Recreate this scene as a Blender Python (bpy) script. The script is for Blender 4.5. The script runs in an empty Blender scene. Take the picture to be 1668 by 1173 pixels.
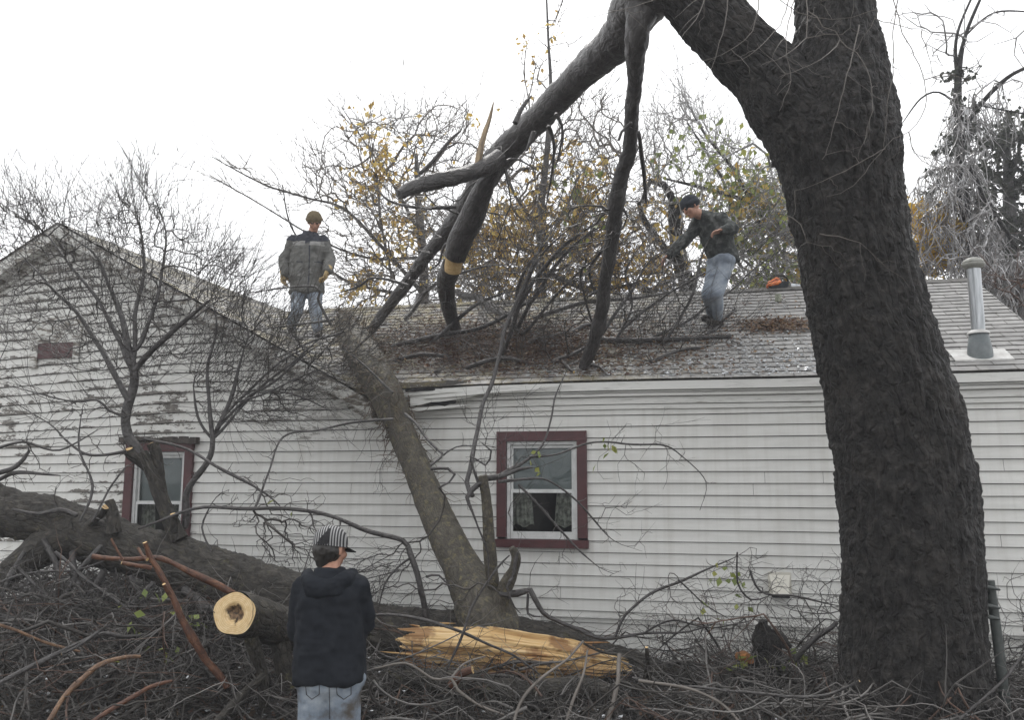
import bpy, math, random
import numpy as np
from mathutils import Vector, Matrix
from mathutils.bvhtree import BVHTree
random.seed(7); RNG = np.random.default_rng(7)
scene = bpy.context.scene
COL = scene.collection

# ------------------------------------------------------------------ camera, sky, sun, exposure
F = 1390.0; YAW = math.radians(13.0); PITCH = math.radians(7.9); CAMP = np.array([0, 0, 2.1])
cam = bpy.data.cameras.new('camera'); camo = bpy.data.objects.new('camera', cam); COL.objects.link(camo)
cam.sensor_width = 36; cam.lens = 36 * F / 1668; cam.clip_end = 2000; cam.clip_start = .05
camo.location = CAMP; camo.rotation_euler = (math.pi / 2 + PITCH, 0, YAW)
scene.camera = camo
scene.view_settings.view_transform = 'Standard'; scene.view_settings.look = 'None'
scene.view_settings.gamma = 1; scene.view_settings.exposure = 0.36
HAZE = .0034
SUN_EL = math.radians(52); SUN_AZ = math.radians(-20)      # azimuth measured from +Y (behind the house) towards +X
w = bpy.data.worlds.new('World'); scene.world = w; w.use_nodes = True
nt = w.node_tree; nt.nodes.clear()
sky = nt.nodes.new('ShaderNodeTexSky'); sky.sky_type = 'NISHITA'; sky.sun_disc = False
sky.sun_elevation = SUN_EL; sky.sun_rotation = SUN_AZ; sky.dust_density = 4; sky.air_density = 1.2; sky.ozone_density = 1
hs = nt.nodes.new('ShaderNodeHueSaturation'); hs.inputs['Saturation'].default_value = .06
mx = nt.nodes.new('ShaderNodeMix'); mx.data_type = 'RGBA'; mx.inputs[0].default_value = .62
mx.inputs[7].default_value = (16.2, 16.3, 16.6, 1)
bg = nt.nodes.new('ShaderNodeBackground'); bg.inputs[1].default_value = .10
ow = nt.nodes.new('ShaderNodeOutputWorld')
nt.links.new(sky.outputs[0], hs.inputs['Color']); nt.links.new(hs.outputs[0], mx.inputs[6])
nt.links.new(mx.outputs[2], bg.inputs[0]); nt.links.new(bg.outputs[0], ow.inputs[0])
sl = bpy.data.lights.new('sun', 'SUN'); sl.energy = 1.0; sl.angle = math.radians(14); sl.color = (1, .97, .93)
so = bpy.data.objects.new('sun', sl); COL.objects.link(so)
sdir = Vector((math.sin(SUN_AZ) * math.cos(SUN_EL), math.cos(SUN_AZ) * math.cos(SUN_EL), math.sin(SUN_EL)))
so.rotation_euler = sdir.to_track_quat('Z', 'Y').to_euler()

# ------------------------------------------------------------------ pixel -> place helpers
_cy, _sy, _cp, _sp = math.cos(YAW), math.sin(YAW), math.cos(PITCH), math.sin(PITCH)
RIGHT = np.array([_cy, _sy, 0]); HF = np.array([-_sy, _cy, 0])
FWD = HF * _cp + np.array([0, 0, _sp]); UP = np.array([0, 0, _cp]) - HF * _sp
def ray(x, y): return FWD + RIGHT * ((x - 834) / F) - UP * ((y - 586.5) / F)
def tH(x, y, h): return h / ray(x, y).dot(HF)
def at(x, y, h): return CAMP + ray(x, y) * tH(x, y, h)          # h = horizontal distance in front of the viewer
def hY(x, y, Y): r = ray(x, y); return (CAMP + r * (Y / r[1]))[:3].dot(HF)
def onY(x, y, Y): r = ray(x, y); return CAMP + r * (Y / r[1])
WY = 8.3                                                        # the plane of the clapboard wall
EY, EZ, RY, RZ = 8.16, 3.03, 10.95, 4.46                        # eave edge and ridge of the main roof
SL = (RZ - EZ) / (RY - EY)
def onR(x, y, lift=0.0):
    r = ray(x, y); t = (EZ + lift + SL * (0 - EY) - CAMP[2]) / (r[2] - SL * r[1]); return CAMP + r * t
def hR(x, y, lift=0.0): return onR(x, y, lift).dot(HF)
def P3(pts):
    """(x, y, radius px, h) -> points and metric radii; h None = interpolated, 'R' = on the roof, ('Y', v) = at world depth v"""
    hs_ = []
    for p in pts:
        h = p[3] if len(p) > 3 else None
        if h == 'R': h = hR(p[0], p[1], .03)
        elif isinstance(h, tuple): h = hY(p[0], p[1], h[1])
        hs_.append(h)
    xy = np.array([[p[0], p[1]] for p in pts], float)
    s = np.concatenate([[0], np.cumsum(np.linalg.norm(np.diff(xy, axis=0), axis=1))])
    k = [i for i, h in enumerate(hs_) if h is not None]
    hh = np.interp(s, s[k], [hs_[i] for i in k])
    out = np.array([at(p[0], p[1], h) for p, h in zip(pts, hh)])
    rr = np.array([p[2] * tH(p[0], p[1], h) / F for p, h in zip(pts, hh)])
    return out, rr

# ------------------------------------------------------------------ noise, curves, mesh builder
_perm = RNG.random((64, 64, 64)).astype(np.float32)
def vnoise(p, s=1.0, off=0.0):
    q = np.asarray(p, float) * s + off + 100.0
    i = np.floor(q).astype(int); f = q - i; f = f * f * (3 - 2 * f); r = 0
    for dx in (0, 1):
        for dy in (0, 1):
            for dz in (0, 1):
                ww = (f[..., 0] if dx else 1 - f[..., 0]) * (f[..., 1] if dy else 1 - f[..., 1]) * (f[..., 2] if dz else 1 - f[..., 2])
                r = r + ww * _perm[(i[..., 0] + dx) & 63, (i[..., 1] + dy) & 63, (i[..., 2] + dz) & 63]
    return r * 2 - 1
def norm(v): v = np.asarray(v, float); return v / (np.linalg.norm(v) + 1e-9)
def catmull(pts, rad, step):
    pts = np.asarray(pts, float); n = len(pts); P, R_ = [], []
    for i in range(n - 1):
        a, b, c, d = pts[max(i - 1, 0)], pts[i], pts[i + 1], pts[min(i + 2, n - 1)]
        m = max(1, int(np.linalg.norm(c - b) / step))
        for k in range(m):
            t = k / m
            P.append(.5 * (2 * b + (c - a) * t + (2 * a - 5 * b + 4 * c - d) * t * t + (3 * b - a - 3 * c + d) * t ** 3))
            tt = t * t * (3 - 2 * t); R_.append(rad[i] * (1 - tt) + rad[i + 1] * tt)
    P.append(pts[-1]); R_.append(rad[-1])
    return np.array(P), np.array(R_)
def frames(P):
    T = np.gradient(P, axis=0); T /= (np.linalg.norm(T, axis=1)[:, None] + 1e-9)
    u = np.cross(T[0], [.13, -.97, .2]); u = norm(u); U = [u]
    for i in range(1, len(P)):
        u = u - T[i] * u.dot(T[i]); u = norm(u); U.append(u)
    U = np.array(U); return T, U, np.cross(T, U)
class MB:
    def __init__(s): s.v = []; s.q = []; s.t = []; s.n = 0; s.qu = []; s.tu = []; s.qm = []; s.tm = []
    def add(s, v, q=None, t=None, qu=None, tu=None, m=0):
        v = np.asarray(v, float).reshape(-1, 3)
        if q is not None and len(q):
            q = np.asarray(q, int).reshape(-1, 4); s.q.append(q + s.n); s.qm.append(np.full(len(q), m))
            s.qu.append(np.zeros((len(q), 4, 2)) if qu is None else np.asarray(qu, float).reshape(-1, 4, 2))
        if t is not None and len(t):
            t = np.asarray(t, int).reshape(-1, 3); s.t.append(t + s.n); s.tm.append(np.full(len(t), m))
            s.tu.append(np.zeros((len(t), 3, 2)) if tu is None else np.asarray(tu, float).reshape(-1, 3, 2))
        s.v.append(v); s.n += len(v)
    def tube(s, P, R_, sides=8, cap0=True, cap1=True, m=0, capm=None, disp=None, dome=0.0):
        P = np.asarray(P, float); R_ = np.asarray(R_, float); n = len(P)
        T, U, W = frames(P)
        a = np.linspace(0, 2 * math.pi, sides, endpoint=False)
        D = U[:, None] * np.cos(a)[None, :, None] + W[:, None] * np.sin(a)[None, :, None]
        V = P[:, None] + D * R_[:, None, None]
        if disp is not None: V = V + D * disp(V, D, R_)[..., None]
        i = np.arange(n - 1)[:, None] * sides; j = np.arange(sides)[None]; j2 = (j + 1) % sides
        q = np.stack([i + j, i + j2, i + sides + j2, i + sides + j], -1).reshape(-1, 4)
        L = np.concatenate([[0], np.cumsum(np.linalg.norm(np.diff(P, axis=0), axis=1))])
        rm = float(R_.mean()); uu = a * rm; u2 = uu + 2 * math.pi * rm / sides
        qu = np.empty((n - 1, sides, 4, 2))
        qu[:, :, 0, 0] = uu; qu[:, :, 1, 0] = u2; qu[:, :, 2, 0] = u2; qu[:, :, 3, 0] = uu
        qu[:, :, 0, 1] = L[:-1, None]; qu[:, :, 1, 1] = L[:-1, None]; qu[:, :, 2, 1] = L[1:, None]; qu[:, :, 3, 1] = L[1:, None]
        base = s.n
        s.add(V, q, None, qu.reshape(-1, 4, 2), None, m)
        cm = m if capm is None else capm
        for end, flag in ((0, cap0), (n - 1, cap1)):
            if not flag: continue
            ring = V[end]; c = ring.mean(0) + T[end] * (R_[end] * dome * (1 if end else -1))
            vv = np.vstack([ring, c[None]]); k = np.arange(sides); k2 = (k + 1) % sides
            t = np.stack([k, k2, np.full(sides, sides)], -1) if end else np.stack([k2, k, np.full(sides, sides)], -1)
            tu = np.stack([np.stack([np.cos(a), np.sin(a)], -1), np.stack([np.cos(a[k2]), np.sin(a[k2])], -1), np.zeros((sides, 2))], 1)
            s.add(vv, None, t, None, tu * R_[end], cm)
    def twig(s, P, R_, sides=3):
        P = np.asarray(P, float); n = len(P)
        if n < 2: return
        s.tube(P, R_, sides, cap0=False, cap1=False)
    def box(s, lo, hi, m=0, M4=None):
        x0, y0, z0 = lo; x1, y1, z1 = hi
        v = np.array([[x0, y0, z0], [x1, y0, z0], [x1, y1, z0], [x0, y1, z0], [x0, y0, z1], [x1, y0, z1], [x1, y1, z1], [x0, y1, z1]], float)
        if M4 is not None: v = np.array([M4 @ Vector(p) for p in v])
        s.add(v, [[0, 3, 2, 1], [4, 5, 6, 7], [0, 1, 5, 4], [1, 2, 6, 5], [2, 3, 7, 6], [3, 0, 4, 7]], m=m)
    def ball(s, c, r, ax=None, seg=14, m=0):
        ax = np.eye(3) if ax is None else np.asarray(ax, float)
        r = np.array([r, r, r], float) if np.isscalar(r) else np.asarray(r, float)
        th = np.linspace(0, math.pi, seg // 2 + 1); V = []
        for t in th:
            for k in range(seg):
                a = 2 * math.pi * k / seg
                V.append(c + (ax.T @ (np.array([math.sin(t) * math.cos(a), math.sin(t) * math.sin(a), math.cos(t)]) * r)))
        q = []
        for i in range(seg // 2):
            for k in range(seg): q.append([i * seg + k, (i + 1) * seg + k, (i + 1) * seg + (k + 1) % seg, i * seg + (k + 1) % seg])
        s.add(V, q, m=m)
    def loft(s, C_, lat, A_, B_, seg=30):
        lat = norm(lat); V = []
        for c, a, b in zip(C_, A_, B_):
            for k in range(seg):
                t = 2 * math.pi * k / seg; x, y = math.cos(t), math.sin(t); e = (abs(x) ** 2.6 + abs(y) ** 2.6) ** (-1 / 2.6)
                dep = norm(np.cross([0, 0, 1.], lat)); V.append(np.asarray(c) + lat * x * e * a + dep * y * e * b)
        n = len(C_); q = [[i * seg + k, i * seg + (k + 1) % seg, (i + 1) * seg + (k + 1) % seg, (i + 1) * seg + k] for i in range(n - 1) for k in range(seg)]
        V += [np.asarray(C_[0]), np.asarray(C_[-1])]; t = [[(k + 1) % seg, k, n * seg] for k in range(seg)] + [[(n - 1) * seg + k, (n - 1) * seg + (k + 1) % seg, n * seg + 1] for k in range(seg)]
        s.add(V, q, t)
    def caps(s, a, b, ra, rb=None, seg=12):
        a = np.asarray(a, float); b = np.asarray(b, float); rb = ra if rb is None else rb
        d = norm(b - a); P = [a - d * ra * math.cos(t) for t in (0.25, .8)] + [a, b] + [b + d * rb * math.cos(t) for t in (.8, .25)]
        R_ = [ra * math.sin(.25), ra * math.sin(.8), ra, rb, rb * math.sin(.8), rb * math.sin(.25)]
        s.tube(P, R_, seg, dome=.12)
    def build(s, name, mats, parent=None, smooth=True):
        me = bpy.data.meshes.new(name)
        V = np.concatenate(s.v) if s.v else np.zeros((0, 3))
        if parent is not None: V = V - np.array(root_of(parent).location)
        q = np.concatenate(s.q) if s.q else np.zeros((0, 4), int); t = np.concatenate(s.t) if s.t else np.zeros((0, 3), int)
        me.vertices.add(len(V)); me.vertices.foreach_set('co', V.astype(np.float32).ravel())
        nl = len(q) * 4 + len(t) * 3; me.loops.add(nl)
        me.loops.foreach_set('vertex_index', np.concatenate([q.ravel(), t.ravel()]).astype(np.int32))
        me.polygons.add(len(q) + len(t))
        ls = np.concatenate([np.arange(len(q)) * 4, len(q) * 4 + np.arange(len(t)) * 3])
        me.polygons.foreach_set('loop_start', ls.astype(np.int32))
        mi = np.concatenate(s.qm + s.tm) if (s.qm or s.tm) else np.zeros(0)
        uv = me.uv_layers.new(name='UVMap')
        uvd = np.concatenate([x.reshape(-1, 2) for x in s.qu] + [x.reshape(-1, 2) for x in s.tu])
        me.update(calc_edges=True)
        me.polygons.foreach_set('material_index', mi.astype(np.int32))
        me.polygons.foreach_set('use_smooth', np.full(len(q) + len(t), smooth))
        uv.data.foreach_set('uv', uvd.astype(np.float32).ravel())
        me.validate(); me.update()
        for m in (mats if isinstance(mats, (list, tuple)) else [mats]): me.materials.append(m)
        o = bpy.data.objects.new(name, me); COL.objects.link(o)
        if parent is not None: o.parent = parent
        return o
def root_of(o):
    while o.parent: o = o.parent
    return o
def tag(o, label=None, cat=None, group=None, kind=None):
    for k, v in (('label', label), ('category', cat), ('group', group), ('kind', kind)):
        if v: o[k] = v
    return o
def thing(name, loc, label, cat, group=None):
    o = bpy.data.objects.new(name, None); COL.objects.link(o); o.location = loc; o.empty_display_size = .2
    return tag(o, label, cat, group)

# ------------------------------------------------------------------ materials
def mat(name, base, rough=.7, cols=None, scale=(1, 1, 1), nscale=8, detail=8, coord='Object', bump=.0, bdist=.01, spec=.5, ramp=(.35, .65), extra=None, metal=0, bscale=None):
    m = bpy.data.materials.new(name); m.use_nodes = True; nt = m.node_tree; N = nt.nodes; L = nt.links
    b = N['Principled BSDF']; b.inputs['Roughness'].default_value = rough; b.inputs['Specular IOR Level'].default_value = spec
    b.inputs['Base Color'].default_value = (*base, 1); b.inputs['Metallic'].default_value = metal
    tc = N.new('ShaderNodeTexCoord'); mp = N.new('ShaderNodeMapping'); mp.inputs['Scale'].default_value = scale
    L.new(tc.outputs[coord], mp.inputs[0])
    no = N.new('ShaderNodeTexNoise'); no.inputs['Scale'].default_value = nscale; no.inputs['Detail'].default_value = detail; no.inputs['Roughness'].default_value = .62
    L.new(mp.outputs[0], no.inputs['Vector'])
    if cols:
        cr = N.new('ShaderNodeValToRGB'); cr.color_ramp.elements[0].position = ramp[0]; cr.color_ramp.elements[1].position = ramp[1]
        cr.color_ramp.elements[0].color = (*cols[0], 1); cr.color_ramp.elements[1].color = (*cols[-1], 1)
        for k, c in enumerate(cols[1:-1]):
            e = cr.color_ramp.elements.new(ramp[0] + (ramp[1] - ramp[0]) * (k + 1) / (len(cols) - 1)); e.color = (*c, 1)
        L.new(no.outputs[0], cr.inputs[0]); L.new(cr.outputs[0], b.inputs['Base Color'])
    if bump:
        bp = N.new('ShaderNodeBump'); bp.inputs['Strength'].default_value = bump; bp.inputs['Distance'].default_value = bdist
        if bscale:
            n2 = N.new('ShaderNodeTexNoise'); n2.inputs['Scale'].default_value = bscale; n2.inputs['Detail'].default_value = 6
            L.new(mp.outputs[0], n2.inputs['Vector']); L.new(n2.outputs[0], bp.inputs['Height'])
        else: L.new(no.outputs[0], bp.inputs['Height'])
        L.new(bp.outputs[0], b.inputs['Normal'])
    if extra: extra(m, N, L, b, mp, no, tc)
    return m
def mixin(N, L, b, fac_out, col, clampin=None):
    """lay colour col over the current base colour by fac"""
    mixn = N.new('ShaderNodeMix'); mixn.data_type = 'RGBA'
    src = b.inputs['Base Color'].links
    if src: L.new(src[0].from_socket, mixn.inputs[6])
    else: mixn.inputs[6].default_value = b.inputs['Base Color'].default_value
    if isinstance(col, tuple): mixn.inputs[7].default_value = (*col, 1)
    else: L.new(col, mixn.inputs[7])
    L.new(fac_out, mixn.inputs[0]); L.new(mixn.outputs[2], b.inputs['Base Color'])
def ramp1(N, L, src, a, b_):
    mr = N.new('ShaderNodeMapRange'); mr.inputs[1].default_value = a; mr.inputs[2].default_value = b_; L.new(src, mr.inputs[0]); return mr.outputs[0]
def math_(N, L, op, a, b_=None):
    n = N.new('ShaderNodeMath'); n.operation = op
    for k, v in enumerate((a, b_)):
        if v is None: continue
        if isinstance(v, (int, float)): n.inputs[k].default_value = v
        else: L.new(v, n.inputs[k])
    return n.outputs[0]

def bark(name, cols, moss=None, mossamt=.55, rough=.62, plate=26, bump=.9, bdist=.012, aniso=.35, spec=.4, fw=.7, mscale=5):
    def ex(m, N, L, b, mp, no, tc):
        # furrows running along the limb: UV is metres round and metres along it
        m2 = N.new('ShaderNodeMapping'); m2.inputs['Scale'].default_value = (1, aniso, 1); L.new(tc.outputs['UV'], m2.inputs[0])
        wn = N.new('ShaderNodeTexNoise'); wn.inputs['Scale'].default_value = 9; wn.inputs['Detail'].default_value = 5; L.new(tc.outputs['Object'], wn.inputs['Vector'])
        va = N.new('ShaderNodeVectorMath'); va.operation = 'MULTIPLY_ADD'; L.new(wn.outputs['Color'], va.inputs[0]); va.inputs[1].default_value = (.10, .10, 0); L.new(m2.outputs[0], va.inputs[2])
        vo = N.new('ShaderNodeTexVoronoi'); vo.feature = 'DISTANCE_TO_EDGE'; vo.inputs['Scale'].default_value = plate; L.new(va.outputs[0], vo.inputs['Vector'])
        fur = ramp1(N, L, vo.outputs['Distance'], 0.0, .22)
        m4 = N.new('ShaderNodeMapping'); m4.inputs['Scale'].default_value = (1, .4, 1); L.new(va.outputs[0], m4.inputs[0])
        n4 = N.new('ShaderNodeTexNoise'); n4.inputs['Scale'].default_value = plate * 2.2; n4.inputs['Detail'].default_value = 8; n4.inputs['Roughness'].default_value = .7; L.new(m4.outputs[0], n4.inputs['Vector'])
        fur = math_(N, L, 'ADD', fur, math_(N, L, 'MULTIPLY', n4.outputs[0], 1.5))
        h = math_(N, L, 'ADD', math_(N, L, 'MULTIPLY', fur, fw), math_(N, L, 'MULTIPLY', no.outputs[0], .9))
        bp = N.new('ShaderNodeBump'); bp.inputs['Strength'].default_value = bump; bp.inputs['Distance'].default_value = bdist
        L.new(h, bp.inputs['Height']); L.new(bp.outputs[0], b.inputs['Normal'])
        inv = ramp1(N, L, fur, 1.35, .75)
        mixin(N, L, b, math_(N, L, 'MULTIPLY', inv, .6 * min(1, fw / .7)), tuple(c * .45 for c in cols[0]))
        if moss:
            n3 = N.new('ShaderNodeTexNoise'); n3.inputs['Scale'].default_value = mscale; n3.inputs['Detail'].default_value = 10; n3.inputs['Roughness'].default_value = .75
            L.new(tc.outputs['Object'], n3.inputs['Vector'])
            mixin(N, L, b, ramp1(N, L, n3.outputs[0], mossamt, mossamt + .12), moss)
    return mat(name, cols[0], rough, cols, coord='Object', nscale=14, detail=10, extra=ex, ramp=(.3, .7), spec=spec)
BARK_BIG = bark('dark wet bark', [(.006, .0055, .005), (.018, .016, .014), (.062, .056, .050)], rough=.58, plate=22, bump=1.0, bdist=.045, aniso=.2, fw=.5, moss=(.036, .031, .026), mossamt=.55, mscale=2.2)
BARK_LIMB = bark('grey limb bark', [(.028, .025, .024), (.05, .045, .043), (.09, .085, .082)], rough=.42, plate=30, bump=.7, bdist=.01, spec=.6)
BARK_LOG = bark('lichened log bark', [(.02, .018, .015), (.042, .037, .03), (.085, .076, .062)], moss=(.12, .11, .05), mossamt=.58, mscale=9, plate=24, bump=.9, bdist=.014)
BARK_STEM = bark('speckled stem bark', [(.05, .044, .034), (.085, .075, .058), (.13, .118, .09)], moss=(.19, .165, .085), mossamt=.53, mscale=17, plate=40, bump=.8, bdist=.008)
TWIG = mat('bare twig bark', (.04, .035, .03), .45, [(.022, .019, .017), (.062, .054, .047)], nscale=3, spec=.6)
TWIG_PALE = mat('pale twig bark', (.14, .13, .11), .5, [(.08, .07, .06), (.18, .16, .14)], nscale=4, spec=.5)
TWIG_BG = mat('distant twig bark', (.12, .105, .09), .5, [(.07, .062, .055), (.20, .18, .16)], nscale=1.5, spec=.5)
TWIG_ICE = mat('ice glazed twigs', (.2, .2, .2), .18, [(.12, .115, .11), (.28, .27, .265), (.55, .55, .56)], nscale=6, spec=1.0)
TWIG_RED = mat('red brown twig bark', (.10, .05, .035), .45, [(.05, .028, .02), (.12, .065, .042)], nscale=5, spec=.5)
BARK_RED = bark('red brown young bark', [(.06, .028, .018), (.12, .052, .03), (.20, .095, .05)], plate=50, bump=.4, bdist=.004, rough=.45)
BARK_TAN = bark('tan debarked branch', [(.09, .05, .03), (.19, .11, .065), (.30, .19, .11)], plate=60, bump=.3, bdist=.003, rough=.5)
def woodx(m, N, L, b, mp, no, tc):
    n3 = N.new('ShaderNodeTexNoise'); n3.inputs['Scale'].default_value = 4; n3.inputs['Detail'].default_value = 8; L.new(tc.outputs['Object'], n3.inputs['Vector'])
    mixin(N, L, b, math_(N, L, 'MULTIPLY', ramp1(N, L, n3.outputs[0], .55, .60), .75), (.20, .085, .025))
    sx = N.new('ShaderNodeSeparateXYZ'); L.new(tc.outputs['UV'], sx.inputs[0]); mixin(N, L, b, math_(N, L, 'MULTIPLY', ramp1(N, L, sx.outputs[0], .12, -.16), ramp1(N, L, n3.outputs[0], .40, .52)), (.33, .155, .045))
    mixin(N, L, b, math_(N, L, 'MULTIPLY', ramp1(N, L, no.outputs[0], .37, .33), .8), (.13, .06, .025))
SPLIT = mat('torn fresh wood', (.6, .4, .17), .6, [(.38, .22, .08), (.62, .42, .19), (.74, .56, .32)], coord='UV', scale=(10, .6, 1), nscale=2.6, bump=.8, bdist=.012, extra=woodx)
CUT = mat('fresh sawn wood', (.66, .48, .24), .6, [(.50, .32, .13), (.68, .50, .26)], nscale=40)
def ringx(m, N, L, b, mp, no, tc):
    # hollow, rotten heart of the sawn log and fine growth rings round it: UV is metres from the pith
    wv = N.new('ShaderNodeTexWave'); wv.wave_type = 'RINGS'; wv.rings_direction = 'Z'; wv.inputs['Scale'].default_value = 28; wv.inputs['Distortion'].default_value = 1.5
    L.new(tc.outputs['UV'], wv.inputs[0]); mixin(N, L, b, math_(N, L, 'MULTIPLY', wv.outputs[1], .4), (.42, .24, .09))
    ln = N.new('ShaderNodeVectorMath'); ln.operation = 'LENGTH'; L.new(tc.outputs['UV'], ln.inputs[0])
    n3 = N.new('ShaderNodeTexNoise'); n3.inputs['Scale'].default_value = 15; n3.inputs['Detail'].default_value = 8; L.new(tc.outputs['UV'], n3.inputs['Vector'])
    s = math_(N, L, 'ADD', ln.outputs['Value'], math_(N, L, 'MULTIPLY', math_(N, L, 'SUBTRACT', n3.outputs[0], .5), .13))
    f = ramp1(N, L, s, .060, .048); hc_ = N.new('ShaderNodeValToRGB'); hc_.color_ramp.elements[0].color = (.02, .012, .008, 1); hc_.color_ramp.elements[1].color = (.30, .19, .10, 1); hn_ = N.new('ShaderNodeTexNoise'); hn_.inputs['Scale'].default_value = 45; L.new(tc.outputs['UV'], hn_.inputs['Vector']); L.new(ramp1(N, L, hn_.outputs[0], .35, .7), hc_.inputs[0]); mixin(N, L, b, f, hc_.outputs[0])
CUTRING = mat('sawn log end', (.72, .55, .30), .6, [(.62, .44, .21), (.76, .60, .35)], coord='UV', nscale=30, extra=ringx, bump=.5, bdist=.004)

def peelx(m, N, L, b, mp, no, tc):
    sx = N.new('ShaderNodeSeparateXYZ'); L.new(tc.outputs['Object'], sx.inputs[0])
    m2 = N.new('ShaderNodeMapping'); m2.inputs['Scale'].default_value = (3.4, 1, 8); L.new(tc.outputs['Object'], m2.inputs[0])
    n2 = N.new('ShaderNodeTexNoise'); n2.inputs['Scale'].default_value = 1.1; n2.inputs['Detail'].default_value = 12; n2.inputs['Roughness'].default_value = .78
    L.new(m2.outputs[0], n2.inputs['Vector'])
    # the lap of each board: paint lets go first along its lower edge
    uvs = N.new('ShaderNodeSeparateXYZ'); L.new(tc.outputs['UV'], uvs.inputs[0])
    low = ramp1(N, L, uvs.outputs[1], .4, 0.0)
    # old boards: left wing, and the band above the newer siding
    oldx = ramp1(N, L, sx.outputs[0], -5.25, -5.45)
    hi = math_(N, L, 'MULTIPLY', ramp1(N, L, sx.outputs[2], 2.49, 2.52), ramp1(N, L, sx.outputs[0], -3.1, -4.6))
    old = math_(N, L, 'MAXIMUM', oldx, hi)
    n4 = N.new('ShaderNodeTexNoise'); n4.inputs['Scale'].default_value = .9; n4.inputs['Detail'].default_value = 3; L.new(tc.outputs['Object'], n4.inputs['Vector'])
    topm = ramp1(N, L, sx.outputs[2], 1.3, 3.9)
    lvl = math_(N, L, 'ADD', math_(N, L, 'MULTIPLY', low, .10), math_(N, L, 'ADD', math_(N, L, 'MULTIPLY', math_(N, L, 'SUBTRACT', n4.outputs[0], .5), .6), math_(N, L, 'MULTIPLY', topm, .055)))
    s = math_(N, L, 'ADD', n2.outputs[0], lvl)
    f = math_(N, L, 'MULTIPLY', ramp1(N, L, s, .635, .65), old)
    n5 = N.new('ShaderNodeTexNoise'); n5.inputs['Scale'].default_value = 14; n5.inputs['Detail'].default_value = 6; L.new(m2.outputs[0], n5.inputs['Vector'])
    cr = N.new('ShaderNodeValToRGB'); cr.color_ramp.elements[0].color = (.06, .054, .048, 1); cr.color_ramp.elements[1].color = (.19, .175, .155, 1)
    L.new(n5.outputs[0], cr.inputs[0]); mixin(N, L, b, f, cr.outputs[0])
    # faint run-off dirt on every board
    m3 = N.new('ShaderNodeMapping'); m3.inputs['Scale'].default_value = (7, 1, .5); L.new(tc.outputs['Object'], m3.inputs[0])
    n6 = N.new('ShaderNodeTexNoise'); n6.inputs['Scale'].default_value = 2; n6.inputs['Detail'].default_value = 6; L.new(m3.outputs[0], n6.inputs['Vector'])
    mixin(N, L, b, math_(N, L, 'MULTIPLY', ramp1(N, L, n6.outputs[0], .45, .8), .35), (.42, .40, .35))
    bp = N.new('ShaderNodeBump'); bp.inputs['Strength'].default_value = .6; bp.inputs['Distance'].default_value = .003; bp.invert = True
    L.new(f, bp.inputs['Height']); L.new(bp.outputs[0], b.inputs['Normal'])
SIDING = mat('white clapboard paint', (.70, .70, .67), .55, [(.63, .63, .60), (.73, .73, .70)], scale=(.6, 1, 4), nscale=3, extra=peelx, spec=.35)
TRIMW = mat('weathered white trim', (.66, .66, .63), .55, [(.30, .28, .25), (.60, .60, .57), (.70, .70, .67)], scale=(1, 1, 6), nscale=4, ramp=(.27, .5), bump=.2, bdist=.003)
OLDTRIM = mat('peeling trim', (.5, .5, .47), .7, [(.11, .095, .08), (.22, .20, .17), (.62, .62, .59)], scale=(3, 1, 9), nscale=2.5, ramp=(.36, .52), bump=.4, bdist=.004)
MAROON = mat('dark maroon paint', (.07, .018, .02), .45, [(.055, .014, .016), (.085, .024, .026)], nscale=9, bump=.1, bdist=.002)
SASH = mat('white sash paint', (.62, .63, .62), .45, [(.52, .53, .52), (.66, .67, .66)], nscale=12)
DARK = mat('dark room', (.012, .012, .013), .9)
SHADE = mat('roller shade', (.24, .26, .27), .8, [(.20, .22, .235), (.27, .29, .30)], nscale=2)
LACE = mat('lace curtain', (.32, .31, .28), .9, [(.12, .12, .11), (.42, .41, .37)], nscale=18, ramp=(.4, .6))
GALV = mat('galvanised steel', (.45, .47, .48), .35, [(.30, .32, .33), (.52, .54, .56)], scale=(6, 6, .6), nscale=5, metal=.7)
LEAD = mat('painted flashing', (.14, .165, .17), .5, [(.11, .13, .135), (.18, .20, .205)], nscale=10)
PALEM = mat('pale sheet metal', (.55, .55, .53), .5, [(.42, .41, .39), (.6, .6, .58)], nscale=14)
POSTG = mat('dull green post paint', (.055, .065, .062), .5, [(.04, .048, .046), (.08, .09, .085)], nscale=20)
def glass():
    m = bpy.data.materials.new('window glass'); m.use_nodes = True; N = m.node_tree.nodes; L = m.node_tree.links; N.clear()
    o = N.new('ShaderNodeOutputMaterial'); t = N.new('ShaderNodeBsdfTransparent'); g = N.new('ShaderNodeBsdfGlossy'); g.inputs['Roughness'].default_value = .03
    t.inputs[0].default_value = (.85, .9, .88, 1)
    f = N.new('ShaderNodeFresnel'); f.inputs[0].default_value = 1.5; mxx = N.new('ShaderNodeMixShader')
    L.new(f.outputs[0], mxx.inputs[0]); L.new(t.outputs[0], mxx.inputs[1]); L.new(g.outputs[0], mxx.inputs[2]); L.new(mxx.outputs[0], o.inputs[0]); return m
GLASS = glass()
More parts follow.
